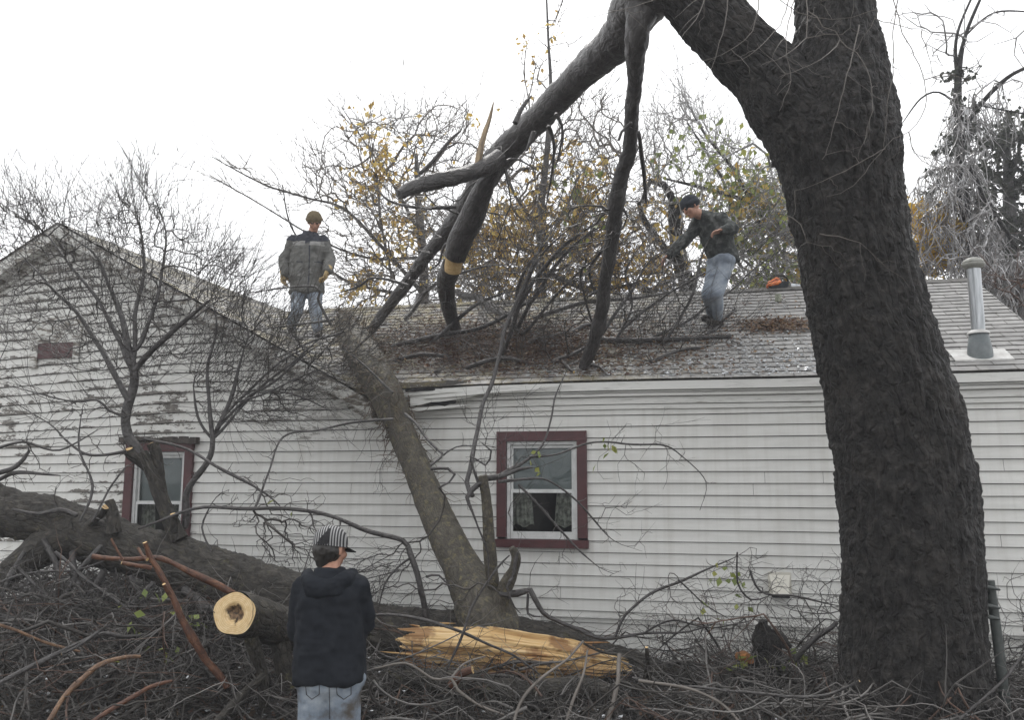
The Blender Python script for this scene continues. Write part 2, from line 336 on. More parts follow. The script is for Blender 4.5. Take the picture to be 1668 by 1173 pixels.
def shx(m, N, L, b, mp, no, tc):
    br = N.new('ShaderNodeTexBrick'); br.inputs['Color1'].default_value = (1, 1, 1, 1); br.inputs['Color2'].default_value = (.72, .72, .72, 1); br.inputs['Mortar'].default_value = (.25, .24, .22, 1)
    br.inputs['Scale'].default_value = 1; br.inputs['Mortar Size'].default_value = .006; br.inputs['Brick Width'].default_value = .31; br.inputs['Row Height'].default_value = .13
    L.new(tc.outputs['UV'], br.inputs['Vector'])
    mu = N.new('ShaderNodeMix'); mu.data_type = 'RGBA'; mu.blend_type = 'MULTIPLY'; mu.inputs[0].default_value = 1
    L.new(b.inputs['Base Color'].links[0].from_socket, mu.inputs[6]); L.new(br.outputs[0], mu.inputs[7]); L.new(mu.outputs[2], b.inputs['Base Color'])
    # yellow-green lichen and old leaf stain over the left half, wet dark patches
    sx = N.new('ShaderNodeSeparateXYZ'); L.new(tc.outputs['Object'], sx.inputs[0])
    n3 = N.new('ShaderNodeTexNoise'); n3.inputs['Scale'].default_value = 3.5; n3.inputs['Detail'].default_value = 10; n3.inputs['Roughness'].default_value = .75; L.new(tc.outputs['Object'], n3.inputs['Vector'])
    lf = math_(N, L, 'MULTIPLY', ramp1(N, L, n3.outputs[0], .46, .60), ramp1(N, L, sx.outputs[0], .3, -2.2))
    mixin(N, L, b, math_(N, L, 'MULTIPLY', lf, .7), (.30, .25, .11))
    n4 = N.new('ShaderNodeTexNoise'); n4.inputs['Scale'].default_value = 60; n4.inputs['Detail'].default_value = 3; L.new(tc.outputs['Object'], n4.inputs['Vector'])
    # frozen glaze: small bright crusts left on the shingles
    icx = math_(N, L, 'MULTIPLY', ramp1(N, L, sx.outputs[0], 1.2, .3), ramp1(N, L, n3.outputs[0], .35, .6))
    ic = math_(N, L, 'MULTIPLY', ramp1(N, L, n4.outputs[0], .63, .67), icx)
    mixin(N, L, b, ic, (.60, .61, .62))
SHINGLE = mat('grey asphalt shingle', (.2, .2, .19), .6, [(.18, .178, .172), (.27, .265, .255), (.35, .345, .335)], nscale=10, detail=10, bump=.4, bdist=.004, extra=shx, ramp=(.3, .7))

def groundx(m, N, L, b, mp, no, tc):
    n3 = N.new('ShaderNodeTexNoise'); n3.inputs['Scale'].default_value = 40; n3.inputs['Detail'].default_value = 4; L.new(tc.outputs['Object'], n3.inputs['Vector'])
    mixin(N, L, b, ramp1(N, L, n3.outputs[0], .68, .72), (.22, .22, .22))
GROUND = mat('wet leaf strewn soil', (.04, .032, .024), .6, [(.015, .012, .01), (.04, .032, .022), (.075, .06, .03)], nscale=9, detail=12, bump=1, bdist=.05, extra=groundx)
def leafmat(name, cols, rough=.5):
    m = bpy.data.materials.new(name); m.use_nodes = True; N = m.node_tree.nodes; L = m.node_tree.links; b = N['Principled BSDF']
    uv = N.new('ShaderNodeTexCoord'); sx = N.new('ShaderNodeSeparateXYZ'); cr = N.new('ShaderNodeValToRGB'); L.new(uv.outputs['UV'], sx.inputs[0]); L.new(sx.outputs[0], cr.inputs[0])
    el = cr.color_ramp.elements
    el[0].color = (*cols[0], 1); el[1].color = (*cols[-1], 1)
    for k, c in enumerate(cols[1:-1]): e = el.new((k + 1) / (len(cols) - 1)); e.color = (*c, 1)
    L.new(cr.outputs[0], b.inputs['Base Color']); b.inputs['Roughness'].default_value = rough
    t = N.new('ShaderNodeBsdfTranslucent'); L.new(cr.outputs[0], t.inputs[0]); mxx = N.new('ShaderNodeMixShader'); mxx.inputs[0].default_value = .4
    L.new(b.outputs[0], mxx.inputs[1]); L.new(t.outputs[0], mxx.inputs[2]); L.new(mxx.outputs[0], N['Material Output'].inputs[0]); return m
LEAF_O = leafmat('orange autumn leaves', [(.52, .31, .07), (.68, .48, .12), (.76, .60, .20), (.44, .29, .11)])
LEAF_G = leafmat('green leaves', [(.15, .20, .05), (.27, .33, .09), (.36, .37, .10)])
LEAF_Y = leafmat('yellow leaves', [(.62, .38, .03), (.72, .50, .05), (.50, .34, .05)])
LEAF_D = leafmat('dark ivy leaves', [(.025, .03, .022), (.05, .06, .04), (.085, .085, .065)])
LITTER = leafmat('red brown dead leaves', [(.09, .045, .03), (.15, .08, .045), (.27, .18, .10), (.06, .035, .025)])
ICE = mat('broken ice', (.62, .64, .66), .08, [(.4, .42, .44), (.8, .82, .84)], nscale=20, spec=1)

# ------------------------------------------------------------------ twig and tree growers
def grow(seeds, targets, bf=.3, step=.15, jit=.012, tip=.0022, p=2.4, cap=60000, seedr=None, curl=.35, droop=0.0):
    """Grow twigs from the seed limbs to every target point (nearest node plus a share of its path length).
    Returns chains of (points, radii); seed limbs themselves are not returned."""
    n_t = len(targets); total = min(cap, n_t * 14 + 4000)
    pos = np.zeros((total, 3)); par = np.full(total, -1); pl = np.zeros(total); isseed = np.zeros(total, bool); tan = np.zeros((total, 3))
    n = 0
    for sd in seeds:
        sd = np.asarray(sd, float)
        dd = np.linalg.norm(pos[:n] - sd[0], axis=1) if n else None
        base = int(np.argmin(dd)) if n else -1
        P, _ = catmull(sd, np.ones(len(sd)), .12)
        for k, q in enumerate(P):
            pos[n] = q; par[n] = base if k == 0 else n - 1; pl[n] = 0 if k == 0 else pl[n - 1] + .35 * np.linalg.norm(q - pos[n - 1]); isseed[n] = True
            tan[n] = norm(P[min(k + 1, len(P) - 1)] - P[max(k - 1, 0)]); n += 1
    targets = np.asarray(targets, float)
    sp = pos[:n]
    dmin = np.array([np.min(np.linalg.norm(sp - t, axis=1)) for t in targets]); targets = targets[np.argsort(dmin)]
    for t in targets:
        d = np.linalg.norm(pos[:n] - t, axis=1); i = int(np.argmin(d + bf * pl[:n])); D = d[i]
        if D < .03: continue
        m = max(2, int(D / step)); dr_ = (t - pos[i]) / D; tg_ = norm(tan[i] + dr_ * (.7 if tan[i].dot(dr_) > 0 else 1.5)); ctrl = pos[i] + tg_ * D * curl + RNG.normal(0, .07 * D, 3)
        prev = i
        for k in range(1, m + 1):
            s = k / m; q = (1 - s) ** 2 * pos[i] + 2 * s * (1 - s) * ctrl + s * s * t
            q = q + RNG.normal(0, jit, 3) * (1 if k < m else .3); q[2] -= droop * D * s * (1 - s)
            if n >= total: break
            pos[n] = q; par[n] = prev; pl[n] = pl[prev] + np.linalg.norm(q - pos[prev]); tan[n] = norm(q - pos[prev]); prev = n; n += 1
        if n >= total: break
    acc = np.zeros(n); kids = [[] for _ in range(n)]
    for i in range(n - 1, -1, -1):
        acc[i] += tip ** p if not kids[i] else 0
        if par[i] >= 0: acc[par[i]] += acc[i]; kids[par[i]].append(i)
    rad = acc ** (1 / p); chains = []
    starts = []
    for i in range(n):
        for c in kids[i]:
            if isseed[c]: continue
            if isseed[i]: starts.append((i, c))
            elif c != max((k for k in kids[i]), key=lambda k: acc[k]): starts.append((i, c))
    for i, c in starts:
        pts = [pos[i]]; rr = [rad[c]]
        while True:
            pts.append(pos[c]); rr.append(rad[c])
            if not kids[c]: break
            c = max(kids[c], key=lambda k: acc[k])
        rr[-1] *= .6; chains.append((np.array(pts), np.array(rr)))
    return chains
def shoots(mb, ch, n, L0, L1, o, up=.3, spread=.35, r=.0022, kids=1.0, zmin=None):
    """last year's straight shoots: they leave the twigs pointing out and up, away from o"""
    out_ = []; wts = np.array([len(c[0]) for c in ch], float); wts /= wts.sum()
    for ci in RNG.choice(len(ch), n, p=wts):
        P = ch[ci][0]; i = RNG.integers(max(1, len(P) // 3), len(P)); t = norm(P[i] - P[i - 1])
        v = norm(t * .8 + .8 * norm(P[i] - o) + np.array([0, 0, up]) + RNG.normal(0, spread, 3)); L_ = RNG.uniform(L0, L1); cv = RNG.normal(0, .05, 3) + np.array([0, 0, .03]); q = [P[i]]
        for _ in range(6): v = norm(v + cv + RNG.normal(0, .045, 3)); q.append(q[-1] + v * L_ / 6)
        mb.twig(q, np.linspace(r, r * .45, 7), 3); out_.append((np.array(q), None))
        if RNG.random() < kids:
            for _k in range(RNG.integers(1, 4)):
                j = RNG.integers(1, 6); v2 = norm(norm(q[j + 1] - q[j]) + RNG.normal(0, .5, 3)); l2 = L_ * RNG.uniform(.2, .5); mb.twig([q[j] + v2 * l2 * u for u in (0, .5, 1)], [r * .7, r * .55, r * .4], 3)
    return out_
def emit(mb, chains, rmax=None):
    for P, R_ in chains:
        if rmax: R_ = np.minimum(R_, rmax)
        r = R_.max(); mb.twig(P, R_, 3 if r < .006 else (5 if r < .016 else 8))
def inpoly(x, y, poly):
    c = False; j = len(poly) - 1
    for i in range(len(poly)):
        if (poly[i][1] > y) != (poly[j][1] > y) and x < (poly[j][0] - poly[i][0]) * (y - poly[i][1]) / (poly[j][1] - poly[i][1]) + poly[i][0]: c = not c
        j = i
    return c
def fill(poly, n, h0, h1=None):
    xs = [p[0] for p in poly]; ys = [p[1] for p in poly]; out = []
    while len(out) < n:
        x, y = RNG.uniform(min(xs), max(xs)), RNG.uniform(min(ys), max(ys))
        if inpoly(x, y, poly):
            if h0 == 'R': out.append(onR(x, y, abs(RNG.normal(0, h1))))
            else: out.append(at(x, y, RNG.uniform(h0, h1)))
    return np.array(out)
def leaf(mb, c, size, hang=.5, m=0):
    d = norm(RNG.normal(0, 1, 3) + np.array([0, 0, -1.2 * hang])); u = norm(np.cross(d, RNG.normal(0, 1, 3))); nn = np.cross(d, u)
    v = [c, c + d * size * .45 + u * size * .33 + nn * size * .08, c + d * size, c + d * size * .45 - u * size * .33 + nn * size * .08]
    r = RNG.random(); mb.add(v, [[0, 1, 2, 3]], None, np.full((1, 4, 2), r), m=m)
def leaves_near(mb, chains, centres, spread, n, size, hang=.7):
    """leaves hang on real twig points close to the given centres"""
    pts = np.concatenate([c[0] for c in chains])
    for c in centres:
        c = c + RNG.normal(0, spread * .35, 3)
        d = np.linalg.norm(pts - c, axis=1); idx = np.where(d < spread)[0]
        if len(idx) == 0: idx = np.argsort(d)[:6]
        for k in RNG.choice(idx, n): leaf(mb, pts[k] + RNG.normal(0, .03, 3), size * RNG.uniform(.6, 1.2), hang)
def limb(mb, pts, sides=20, step=.05, amp=.06, capm=None, cap0=True, cap1=True, m=0, fine=.25, ridge=0):
    P, R_ = P3(pts) if not isinstance(pts, tuple) else pts
    P, R_ = catmull(P, R_, step)
    def disp(V, D, RR):
        r = RR[:, None]
        d = amp * r * (vnoise(V, 1.6 / max(RR.mean(), .05) * .35) + .6 * vnoise(V, 1.6 / max(RR.mean(), .05) * 1.1, 9))
        if fine: d = d + fine * amp * r * vnoise(V * np.array([1, 1, .35]), 38, 3) * 1.6
        if ridge:
            an = np.linspace(0, 2 * math.pi, V.shape[1], endpoint=False); sc_ = np.concatenate([[0], np.cumsum(np.linalg.norm(np.diff(V.mean(1), axis=0), axis=1))])
            Q = np.stack([np.cos(an)[None] * r, np.sin(an)[None] * r, sc_[:, None] + 0 * r * an[None]], -1)
            d = d + ridge * .75 * (np.abs(vnoise(Q * [1, 1, .16], 15, 5)) - .3) + ridge * .45 * vnoise(Q * [1, 1, .3], 34, 1) + ridge * .35 * vnoise(Q * [1, 1, .7], 60, 8) + ridge * .45 * np.maximum(0, vnoise(Q * [1, 1, 1.2], 12, 30) - .35)
        return d
    mb.tube(P, R_, sides, m=m, capm=capm, disp=disp if amp or ridge else None, cap0=cap0, cap1=cap1, dome=.15)
    return P
def path(pts): return P3(pts)[0]
def shoot(b_, m, parent, k=.55, spurs=True, name='branch'):
    """one traced branch as a mesh of its own: wiggly, tapering to a fine tip, with short thorny spurs"""
    P, R_ = P3(b_); R_ = R_ * k; P, R_ = catmull(P, R_, .05); n = len(P)
    s_ = np.arange(n) * .05; w1 = np.minimum(1, np.minimum(s_, s_[::-1]) / .2)[:, None]; o = RNG.random() * 50
    P = P + w1 * np.stack([vnoise(np.stack([s_ * 3.2, s_ * 0 + o + j, s_ * 0], -1)) for j in (0, 9, 18)], -1) * np.minimum(.035, .012 + R_[:, None] * .8)
    tp = np.clip((n - np.arange(n)) / (n * .35), 0, 1) if b_[-1][2] <= 3.2 else np.ones(n); R_ = np.maximum(R_ * (.35 + .65 * tp), .0022)
    R_ = R_ * (1 + .12 * vnoise(P, 14)); mb = MB(); mb.tube(P, R_, 8, dome=.6)
    if spurs:
        for _ in range(int(n * .05 * 5)):
            i = RNG.integers(1, n - 1); v = norm(RNG.normal(0, 1, 3)); L_ = RNG.uniform(.03, .16) * (1 + 6 * R_[i]); q = [P[i]]
            for _k in range(4): v = norm(v + RNG.normal(0, .25, 3)); q.append(q[-1] + v * L_ / 4)
            mb.twig(q, np.linspace(min(.004, R_[i] * .5), .0012, 5), 4)
    mb.build(name, m, parent)

# ------------------------------------------------------------------ ground
mb = MB()
gx = np.concatenate([[-400, -150, -60, -25], np.arange(-14, 9, .25), [15, 30, 80, 200, 400]]); gy = np.concatenate([[-300, -100, -30, -8], np.arange(-2, 9, .25), [12, 20, 40, 90, 200, 500]])
X, Y = np.meshgrid(gx, gy); V = np.stack([X, Y, X * 0], -1)
near = np.exp(-((Y - 6.6) / 1.6) ** 2) * (np.abs(X) < 13)
V[..., 2] = near * (.20 + .10 * vnoise(V, 1.3) + .05 * vnoise(V, 4)) + np.exp(-((Y - 2) / 5) ** 2) * .03 * vnoise(V, 1)
nx_, ny_ = len(gx), len(gy); i = np.arange(ny_ - 1)[:, None] * nx_; j = np.arange(nx_ - 1)[None]
mb.add(V, np.stack([i + j, i + j + 1, i + nx_ + j + 1, i + nx_ + j], -1).reshape(-1, 4))
tag(mb.build('ground', GROUND), kind='structure')

# ------------------------------------------------------------------ house
house = thing('clapboard_house', (0, WY, 0), 'white clapboard house with peeling paint and grey shingle roof under the fallen tree', 'house')
AX, AZ, GS = -7.23, 4.97, .545                                  # gable apex and slope
CX = 3.0                                                        # right corner of the house
WINS = []
def win_rect(x0, y0, x1, y1):
    a = onY(x0, y0, WY); b = onY(x1, y1, WY); return a[0], b[0], b[2], a[2]
W1 = (onY(811, 704, WY)[0], onY(956, 702, WY)[0], onY(885, 892, WY)[2], onY(885, 703, WY)[2])
W2 = (onY(206, 800, WY)[0], onY(315, 800, WY)[0], onY(260, 872, WY)[2] - .25, onY(260, 722, WY)[2])
ROW = .109; ZB = .42
def roofline(x): return AZ - GS * abs(x - AX) if x < -3.62 else EZ + .02
def zshift(X, z):
    s = np.clip((z - 2.2) / .6, 0, 1); return .047 * np.minimum(X + 5.7, 0) * s
mb = MB()
xcuts = np.arange(-10.75, CX + .01, .25)
nrow = int((AZ - ZB) / ROW) + 2
for r in range(nrow):
    za, zb = ZB + r * ROW, ZB + (r + 1) * ROW
    cuts = sorted({za, zb} | {z for W in (W1, W2) for z in W[2:4] if za < z < zb})
    for c0, c1 in zip(cuts, cuts[1:]):
        zm = (c0 + c1) / 2
        xs = sorted(set(xcuts) | {v for W in (W1, W2) for v in W[:2]} | {CX})
        for x0, x1 in zip(xs, xs[1:]):
            xm = (x0 + x1) / 2
            if any(W[2] < zm < W[3] and W[0] < xm < W[1] for W in (W1, W2)): continue
            q = []
            for x, z in ((x0, c0), (x1, c0), (x1, c1), (x0, c1)):
                zz = z + (vnoise(np.array([x * .7, r * 7.3, 0.])) * .0035 if abs(z - za) < 1e-6 or abs(z - zb) < 1e-6 else 0)
                if abs(z - zb) < 1e-6: zz = z + vnoise(np.array([x * .7, (r + 1) * 7.3, 0.])) * .0035
                zz = zz + float(zshift(np.array(x), z)); q.append([x, z, min(zz, roofline(x) - .02)])
            if q[3][2] - q[0][2] < .004 and q[2][2] - q[1][2] < .004: continue
            prof = lambda z: WY - .021 + .015 * (z - za) / ROW
            if abs(c1 - zb) < 1e-6:                             # the board runs up into the dark lap under the next one
                for k_ in (2, 3): q[k_][2] -= .0065
            v = [(x, prof(z), zz) for x, z, zz in q]
            uvz = [(z - za) / ROW for x, z, zz in q]
            mb.add(v, [[0, 1, 2, 3]], None, [[(q[k][0], uvz[k]) for k in range(4)]])
            if abs(c0 - za) < 1e-6:                             # the butt edge, its thin shadow painted in with dark colour
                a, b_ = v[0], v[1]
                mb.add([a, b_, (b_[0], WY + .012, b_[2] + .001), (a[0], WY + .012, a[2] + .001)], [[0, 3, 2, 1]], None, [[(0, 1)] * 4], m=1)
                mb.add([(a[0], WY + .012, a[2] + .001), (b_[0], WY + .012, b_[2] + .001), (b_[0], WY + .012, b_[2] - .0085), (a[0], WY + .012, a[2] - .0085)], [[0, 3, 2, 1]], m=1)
for k in range(34):
    r = RNG.integers(1, 22); x = RNG.uniform(-5.1, CX - .2); z0 = ZB + r * ROW + .002
    if any(W[0] - .1 < x < W[1] + .1 and W[2] - .1 < z0 < W[3] + .1 for W in (W1, W2)) or z0 > EZ - .35: continue
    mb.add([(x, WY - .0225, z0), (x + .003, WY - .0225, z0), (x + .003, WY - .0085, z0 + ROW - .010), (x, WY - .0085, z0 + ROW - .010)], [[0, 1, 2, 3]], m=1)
wall = mb.build('wall', [SIDING, mat('joint grime and painted shade', (.07, .065, .06), .9)], house, smooth=False)  # near-black joint colour paints shadow as well as grime into laps and seams
# the other walls, so the house is a solid volume from any side
mb = MB()
def quad(mb, *v): mb.add(v, [[0, 1, 2, 3]])
BY = 13.7; LX = -10.9
quad(mb, (CX, WY, 0), (CX, BY, 0), (CX, BY, EZ), (CX, WY, EZ)); mb.add([(CX, WY, EZ), (CX, BY, EZ), (CX, RY, RZ - .03)], None, [[0, 1, 2]])
quad(mb, (LX, 17, 0), (LX, WY, 0), (LX, WY, 2.9), (LX, 17, 2.9))
quad(mb, (CX, BY, 0), (-3.5, BY, 0), (-3.5, BY, EZ), (CX, BY, EZ))
quad(mb, (-3.5, BY, 0), (-3.5, 17, 0), (-3.5, 17, EZ - .1), (-3.5, BY, EZ - .1))
quad(mb, (-3.5, 17, 0), (LX, 17, 0), (LX, 17, 2.9), (-3.5, 17, 2.9)); mb.add([(LX, 17, 2.9), (-3.5, 17, 2.9), (AX, 17, AZ - .06)], None, [[0, 2, 1]])
tag(mb.build('side_wall', TRIMW, house, smooth=False))
mb = MB(); mb.box((LX + .02, WY + .01, 0), (CX - .02, WY + .15, ZB - .003)); mb.build('foundation', mat('grey foundation', (.2, .19, .18), .9, [(.12, .115, .11), (.25, .24, .23)], nscale=12), house, smooth=False)
# roofs
def courses(mb, x0f, x1f, origin, du, L, nmax, flip=1):
    """x0f/x1f(s): ends of the course at slope distance s; origin(x, s, lift) -> 3D"""
    ex = .13; k = 0; s = 0
    while s < L:
        s1 = min(s + ex, L)
        a, b_ = x0f(s), x1f(s)
        n = max(1, int(abs(b_ - a) / .155)); xs = np.linspace(a, b_, n + 1); a1, b1 = x0f(s1), x1f(s1); xs1 = np.linspace(a1, b1, n + 1)
        for i in range(n):
            jt = .004 * vnoise(np.array([i * 3.1, k * 5.7, 0.])) + .004
            v = [origin(xs[i], s, .006 + jt * .7), origin(xs[i + 1], s, .006 + jt * .7), origin(xs1[i + 1], s1, .002), origin(xs1[i], s1, .002)]
            mb.add(v, [[0, 1, 2, 3]], None, [[(xs[i], k * .13), (xs[i + 1], k * .13), (xs1[i + 1], k * .13 + .129), (xs1[i], k * .13 + .129)]])
            lo = [origin(xs[i], s, -.002), origin(xs[i + 1], s, -.002)]
            mb.add([lo[0], lo[1], v[1], v[0]], [[0, 1, 2, 3]], None, [[(0, 0)] * 4])
        s = s1; k += 1
mb = MB()
Ls = math.hypot(RY - EY, RZ - EZ); cs, sn = (RY - EY) / Ls, (RZ - EZ) / Ls
def valx(s):                                                    # valley between the two roofs
    z = EZ + sn * s; return min(AX + (AZ - z) / GS, CX) - .02 if z < AZ else AX
def sag(x, s): return -.022 * math.exp(-((x + 3.1) / .6) ** 2) * math.exp(-s / .6) - .004 * math.sin(x * 1.7)
courses(mb, valx, lambda s: CX + .12, lambda x, s, l: (x, EY + cs * s - sn * l, EZ + sn * s + cs * l + sag(x, s)), 1, Ls, 0)
mb.add([(AX, RY, RZ), (CX + .12, RY, RZ), (CX + .12, 2 * RY - EY, EZ), (AX, 2 * RY - EY, EZ)], [[0, 1, 2, 3]])
n_ = 34
for i in range(n_):                                             # ridge cap shingles
    x = -5.75 + i * (CX + 5.87) / n_; M4 = Matrix.Translation((x, RY, RZ + .012))
    for sgn in (-1, 1):
        mb.add([(x, RY, RZ + .02), (x + .28, RY, RZ + .014), (x + .28, RY + sgn * .13, RZ + .014 - .13 * SL), (x, RY + sgn * .13, RZ + .02 - .13 * SL)], [[0, 1, 2, 3]] if sgn > 0 else [[3, 2, 1, 0]])
main_roof = mb.build('roof', SHINGLE, house, smooth=False)
mb = MB()
GL = math.hypot(1, GS); gy0 = WY - .22
def groof(side):
    def org(y, s, l):
        dx = (AX - 0) + side * ((3.95 - s / GL)); return (dx + side * (GS / GL) * l, y, AZ + .05 - GS * (3.95 - s / GL) + l / GL)
    return org
courses(mb, lambda s: gy0, lambda s: 17.2, groof(1), 1, 3.95 * GL, 0)
courses(mb, lambda s: 17.2, lambda s: gy0, groof(-1), 1, 3.95 * GL, 0)
gable_roof = mb.build('roof', SHINGLE, house, smooth=False)
# eave trim: fascia, soffit, frieze and bed moulding along the main eave
mb = MB()
for x0 in np.arange(-3.35, CX, .5):
    x1 = min(x0 + .5, CX + .1)
    for (ya, yb, za, zb) in ((EY + .01, EY + .035, EZ - .095, EZ - .014), (EY + .045, WY - .02, EZ - .115, EZ - .100), (WY - .085, WY - .02, EZ - .150, EZ - .121), (WY - .05, WY - .021, EZ - .222, EZ - .156), (WY - .036, WY - .0215, EZ - .27, EZ - .229)):
        sg0, sg1 = sag(x0, 0), sag(x1, 0)
        v = [(x0, ya, za + sg0), (x1, ya, za + sg1), (x1, yb, za + sg1), (x0, yb, za + sg0), (x0, ya, zb + sg0), (x1, ya, zb + sg1), (x1, yb, zb + sg1), (x0, yb, zb + sg0)]
        mb.add(v, [[0, 3, 2, 1], [4, 5, 6, 7], [0, 1, 5, 4], [2, 3, 7, 6]])
mb.box((CX - .09, WY - .045, ZB), (CX + .005, WY - .021, EZ - .31))
mb.build('eave_trim', TRIMW, house, smooth=False)
mb = MB()
for side in (1, -1):                                            # rake boards of the gable
    for (y0, y1, d0, d1) in ((gy0 + .015, gy0 + .04, .02, .17), (WY - .05, WY - .022, .15, .25), (gy0 + .04, WY - .05, .165, .18)):
        xs = np.linspace(0, 3.9, 9)
        for a, b_ in zip(xs, xs[1:]):
            v = []
            for y in (y0, y1):
                for (t, d) in ((a, d1), (b_, d1), (b_, d0), (a, d0)): v.append((AX + side * t, y, AZ + .05 - GS * t - d))
            mb.add(v, [[0, 1, 2, 3], [7, 6, 5, 4], [0, 4, 5, 1], [3, 2, 6, 7]])
mb.build('rake_board', OLDTRIM, house, smooth=False)
# torn eave where the leaning stem struck: cracked frieze boards, black strips painting in the gap's shade
mb = MB()
def plank(mb, a, b, wd, th, m=0):
    a = np.array(a); b = np.array(b); d = norm(b - a); u = norm(np.cross(d, [0, 1, 0])); k = np.array([0, 1, 0]) * th
    n = 9; top, bot = [], []
    for i in range(n):
        t = i / (n - 1); c = a + (b - a) * t; w2 = wd * (.5 + .12 * RNG.uniform(-1, 1)) * (1 if t < .85 else .5)
        top.append(c + u * w2); bot.append(c - u * w2)
    for i in range(n - 1):
        v = [bot[i], bot[i + 1], top[i + 1], top[i], bot[i] + k, bot[i + 1] + k, top[i + 1] + k, top[i] + k]
        mb.add(v, [[0, 1, 2, 3], [7, 6, 5, 4], [0, 4, 5, 1], [3, 2, 6, 7]], m=m)
pl = lambda x, y, Y=8.1: onY(x, y, Y)
plank(mb, pl(668, 655, 8.06), pl(800, 636, 8.12), .07, .02); plank(mb, pl(655, 641, 8.03), pl(860, 628, 8.1), .045, .018)
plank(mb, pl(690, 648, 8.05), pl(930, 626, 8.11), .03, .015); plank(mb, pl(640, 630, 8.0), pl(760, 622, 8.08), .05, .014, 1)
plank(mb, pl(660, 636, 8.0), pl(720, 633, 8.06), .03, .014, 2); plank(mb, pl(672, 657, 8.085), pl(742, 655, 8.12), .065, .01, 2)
plank(mb, pl(668, 668, 8.08), pl(760, 660, 8.14), .03, .02)
mb.build('cracked_board_and_gap_shade', [TRIMW, SHINGLE, DARK], house, smooth=False)

def window(W, top_shade=True, hood=False):
    x0, x1, z0, z1 = W; t = .095; w_, h_ = x1 - x0, z1 - z0
    fr = MB(); yf, yb = WY - .055, WY + .02
    for lo, hi in (((x0, yf, z0 + t), (x0 + t, yb, z1 - t)), ((x1 - t, yf, z0 + t), (x1, yb, z1 - t)), ((x0, yf - .004, z1 - t), (x1, yb, z1)), ((x0 - .01, yf - .03, z0), (x1 + .01, yb, z0 + t * .8))): fr.box(lo, hi)
    win = fr.build('window', MAROON, house, smooth=False)
    if hood:
        m_ = MB()
        for k in range(14):
            a, b_ = k / 14, (k + 1) / 14; da, db = .03 * RNG.uniform(0, 1), .03 * RNG.uniform(0, 1)
            X0, X1 = x0 - .06 + (w_ + .12) * a, x0 - .06 + (w_ + .12) * b_
            m_.box((X0, yf - .05, z1 + .006 + .02 * math.sin(a * 5)), (X1, WY - .02, z1 + .045 + da))
        m_.build('hood', mat('rotted drip board', (.06, .05, .045), .8, [(.035, .03, .027), (.10, .085, .075)], nscale=14, bump=.5), win, smooth=False)
    s = MB(); f = .032; a0, a1, b0, b1 = x0 + t + .004, x1 - t - .004, z0 + t * .8 + .002, z1 - t - .004; mid = b0 + (b1 - b0) * .47
    for lo, hi in (((a0, WY - .025, b0), (a0 + f, WY + .03, b1)), ((a1 - f, WY - .025, b0), (a1, WY + .03, b1)), ((a0 + f, WY - .022, b1 - f), (a1 - f, WY + .03, b1))): s.box(lo, hi)
    g = a0 + f + .003; h = a1 - f - .003
    for (zz0, zz1, yy) in ((mid, b1 - f - .002, WY + .006), (b0 + .002, mid + .03, WY - .012)):
        bt = .035 if zz0 > b0 + .1 else .07
        for lo, hi in (((g, yy, zz0), (g + .022, yy + .018, zz1)), ((h - .022, yy, zz0), (h, yy + .018, zz1)), ((g + .022, yy, zz1 - .03), (h - .022, yy + .018, zz1)), ((g + .022, yy, zz0), (h - .022, yy + .018, zz0 + bt))): s.box(lo, hi)
    s.build('sash', SASH, win, smooth=False)
    p = MB()
    for (zz0, zz1, yy) in ((mid + .035, b1 - f - .032, WY + .015), (b0 + .072, mid, WY - .003)):
        p.add([(g + .02, yy, zz0), (h - .02, yy, zz0), (h - .02, yy, zz1), (g + .02, yy, zz1)], [[0, 1, 2, 3]])
    p.build('pane', GLASS, win, smooth=False)
    c = MB(); D_ = .9
    c.add([(x0 + t, WY + .03, z0), (x1 - t, WY + .03, z0), (x1 - t, WY + D_, z0), (x0 + t, WY + D_, z0), (x0 + t, WY + .03, z1), (x1 - t, WY + .03, z1), (x1 - t, WY + D_, z1), (x0 + t, WY + D_, z1)], [[0, 1, 2, 3], [4, 7, 6, 5], [3, 2, 6, 7], [0, 3, 7, 4], [1, 5, 6, 2]])
    c.build('room', DARK, win, smooth=False)
    c = MB(); c.add([(g, WY + .05, mid - (.0 if top_shade else -.2)), (h, WY + .05, mid), (h, WY + .05, b1), (g, WY + .05, b1)], [[0, 1, 2, 3]]); c.build('roller_shade', SHADE, win, smooth=False)
    for sgn in (0, 1):
        c = MB(); n = 16; wd = (h - g) * .34
        xs = np.linspace(0, 1, n)
        for i in range(n - 1):
            v = []
            for u in (xs[i], xs[i + 1]):
                X_ = (g + u * wd) if sgn == 0 else (h - u * wd)
                Yv = WY + .10 + .015 * math.sin(u * 22)
                bot = b0 + .12 + .015 * math.sin(u * 9) + (.0 if u < .75 else .0)
                v.append((X_, Yv, bot)); v.append((X_ + (1 if sgn == 0 else -1) * -.03 * u, Yv, mid + .02))
            c.add([v[0], v[2], v[3], v[1]], [[0, 1, 2, 3]])
        c.build('curtain', LACE, win)
    return win
wa = window(W1); wb = window(W2, hood=True)
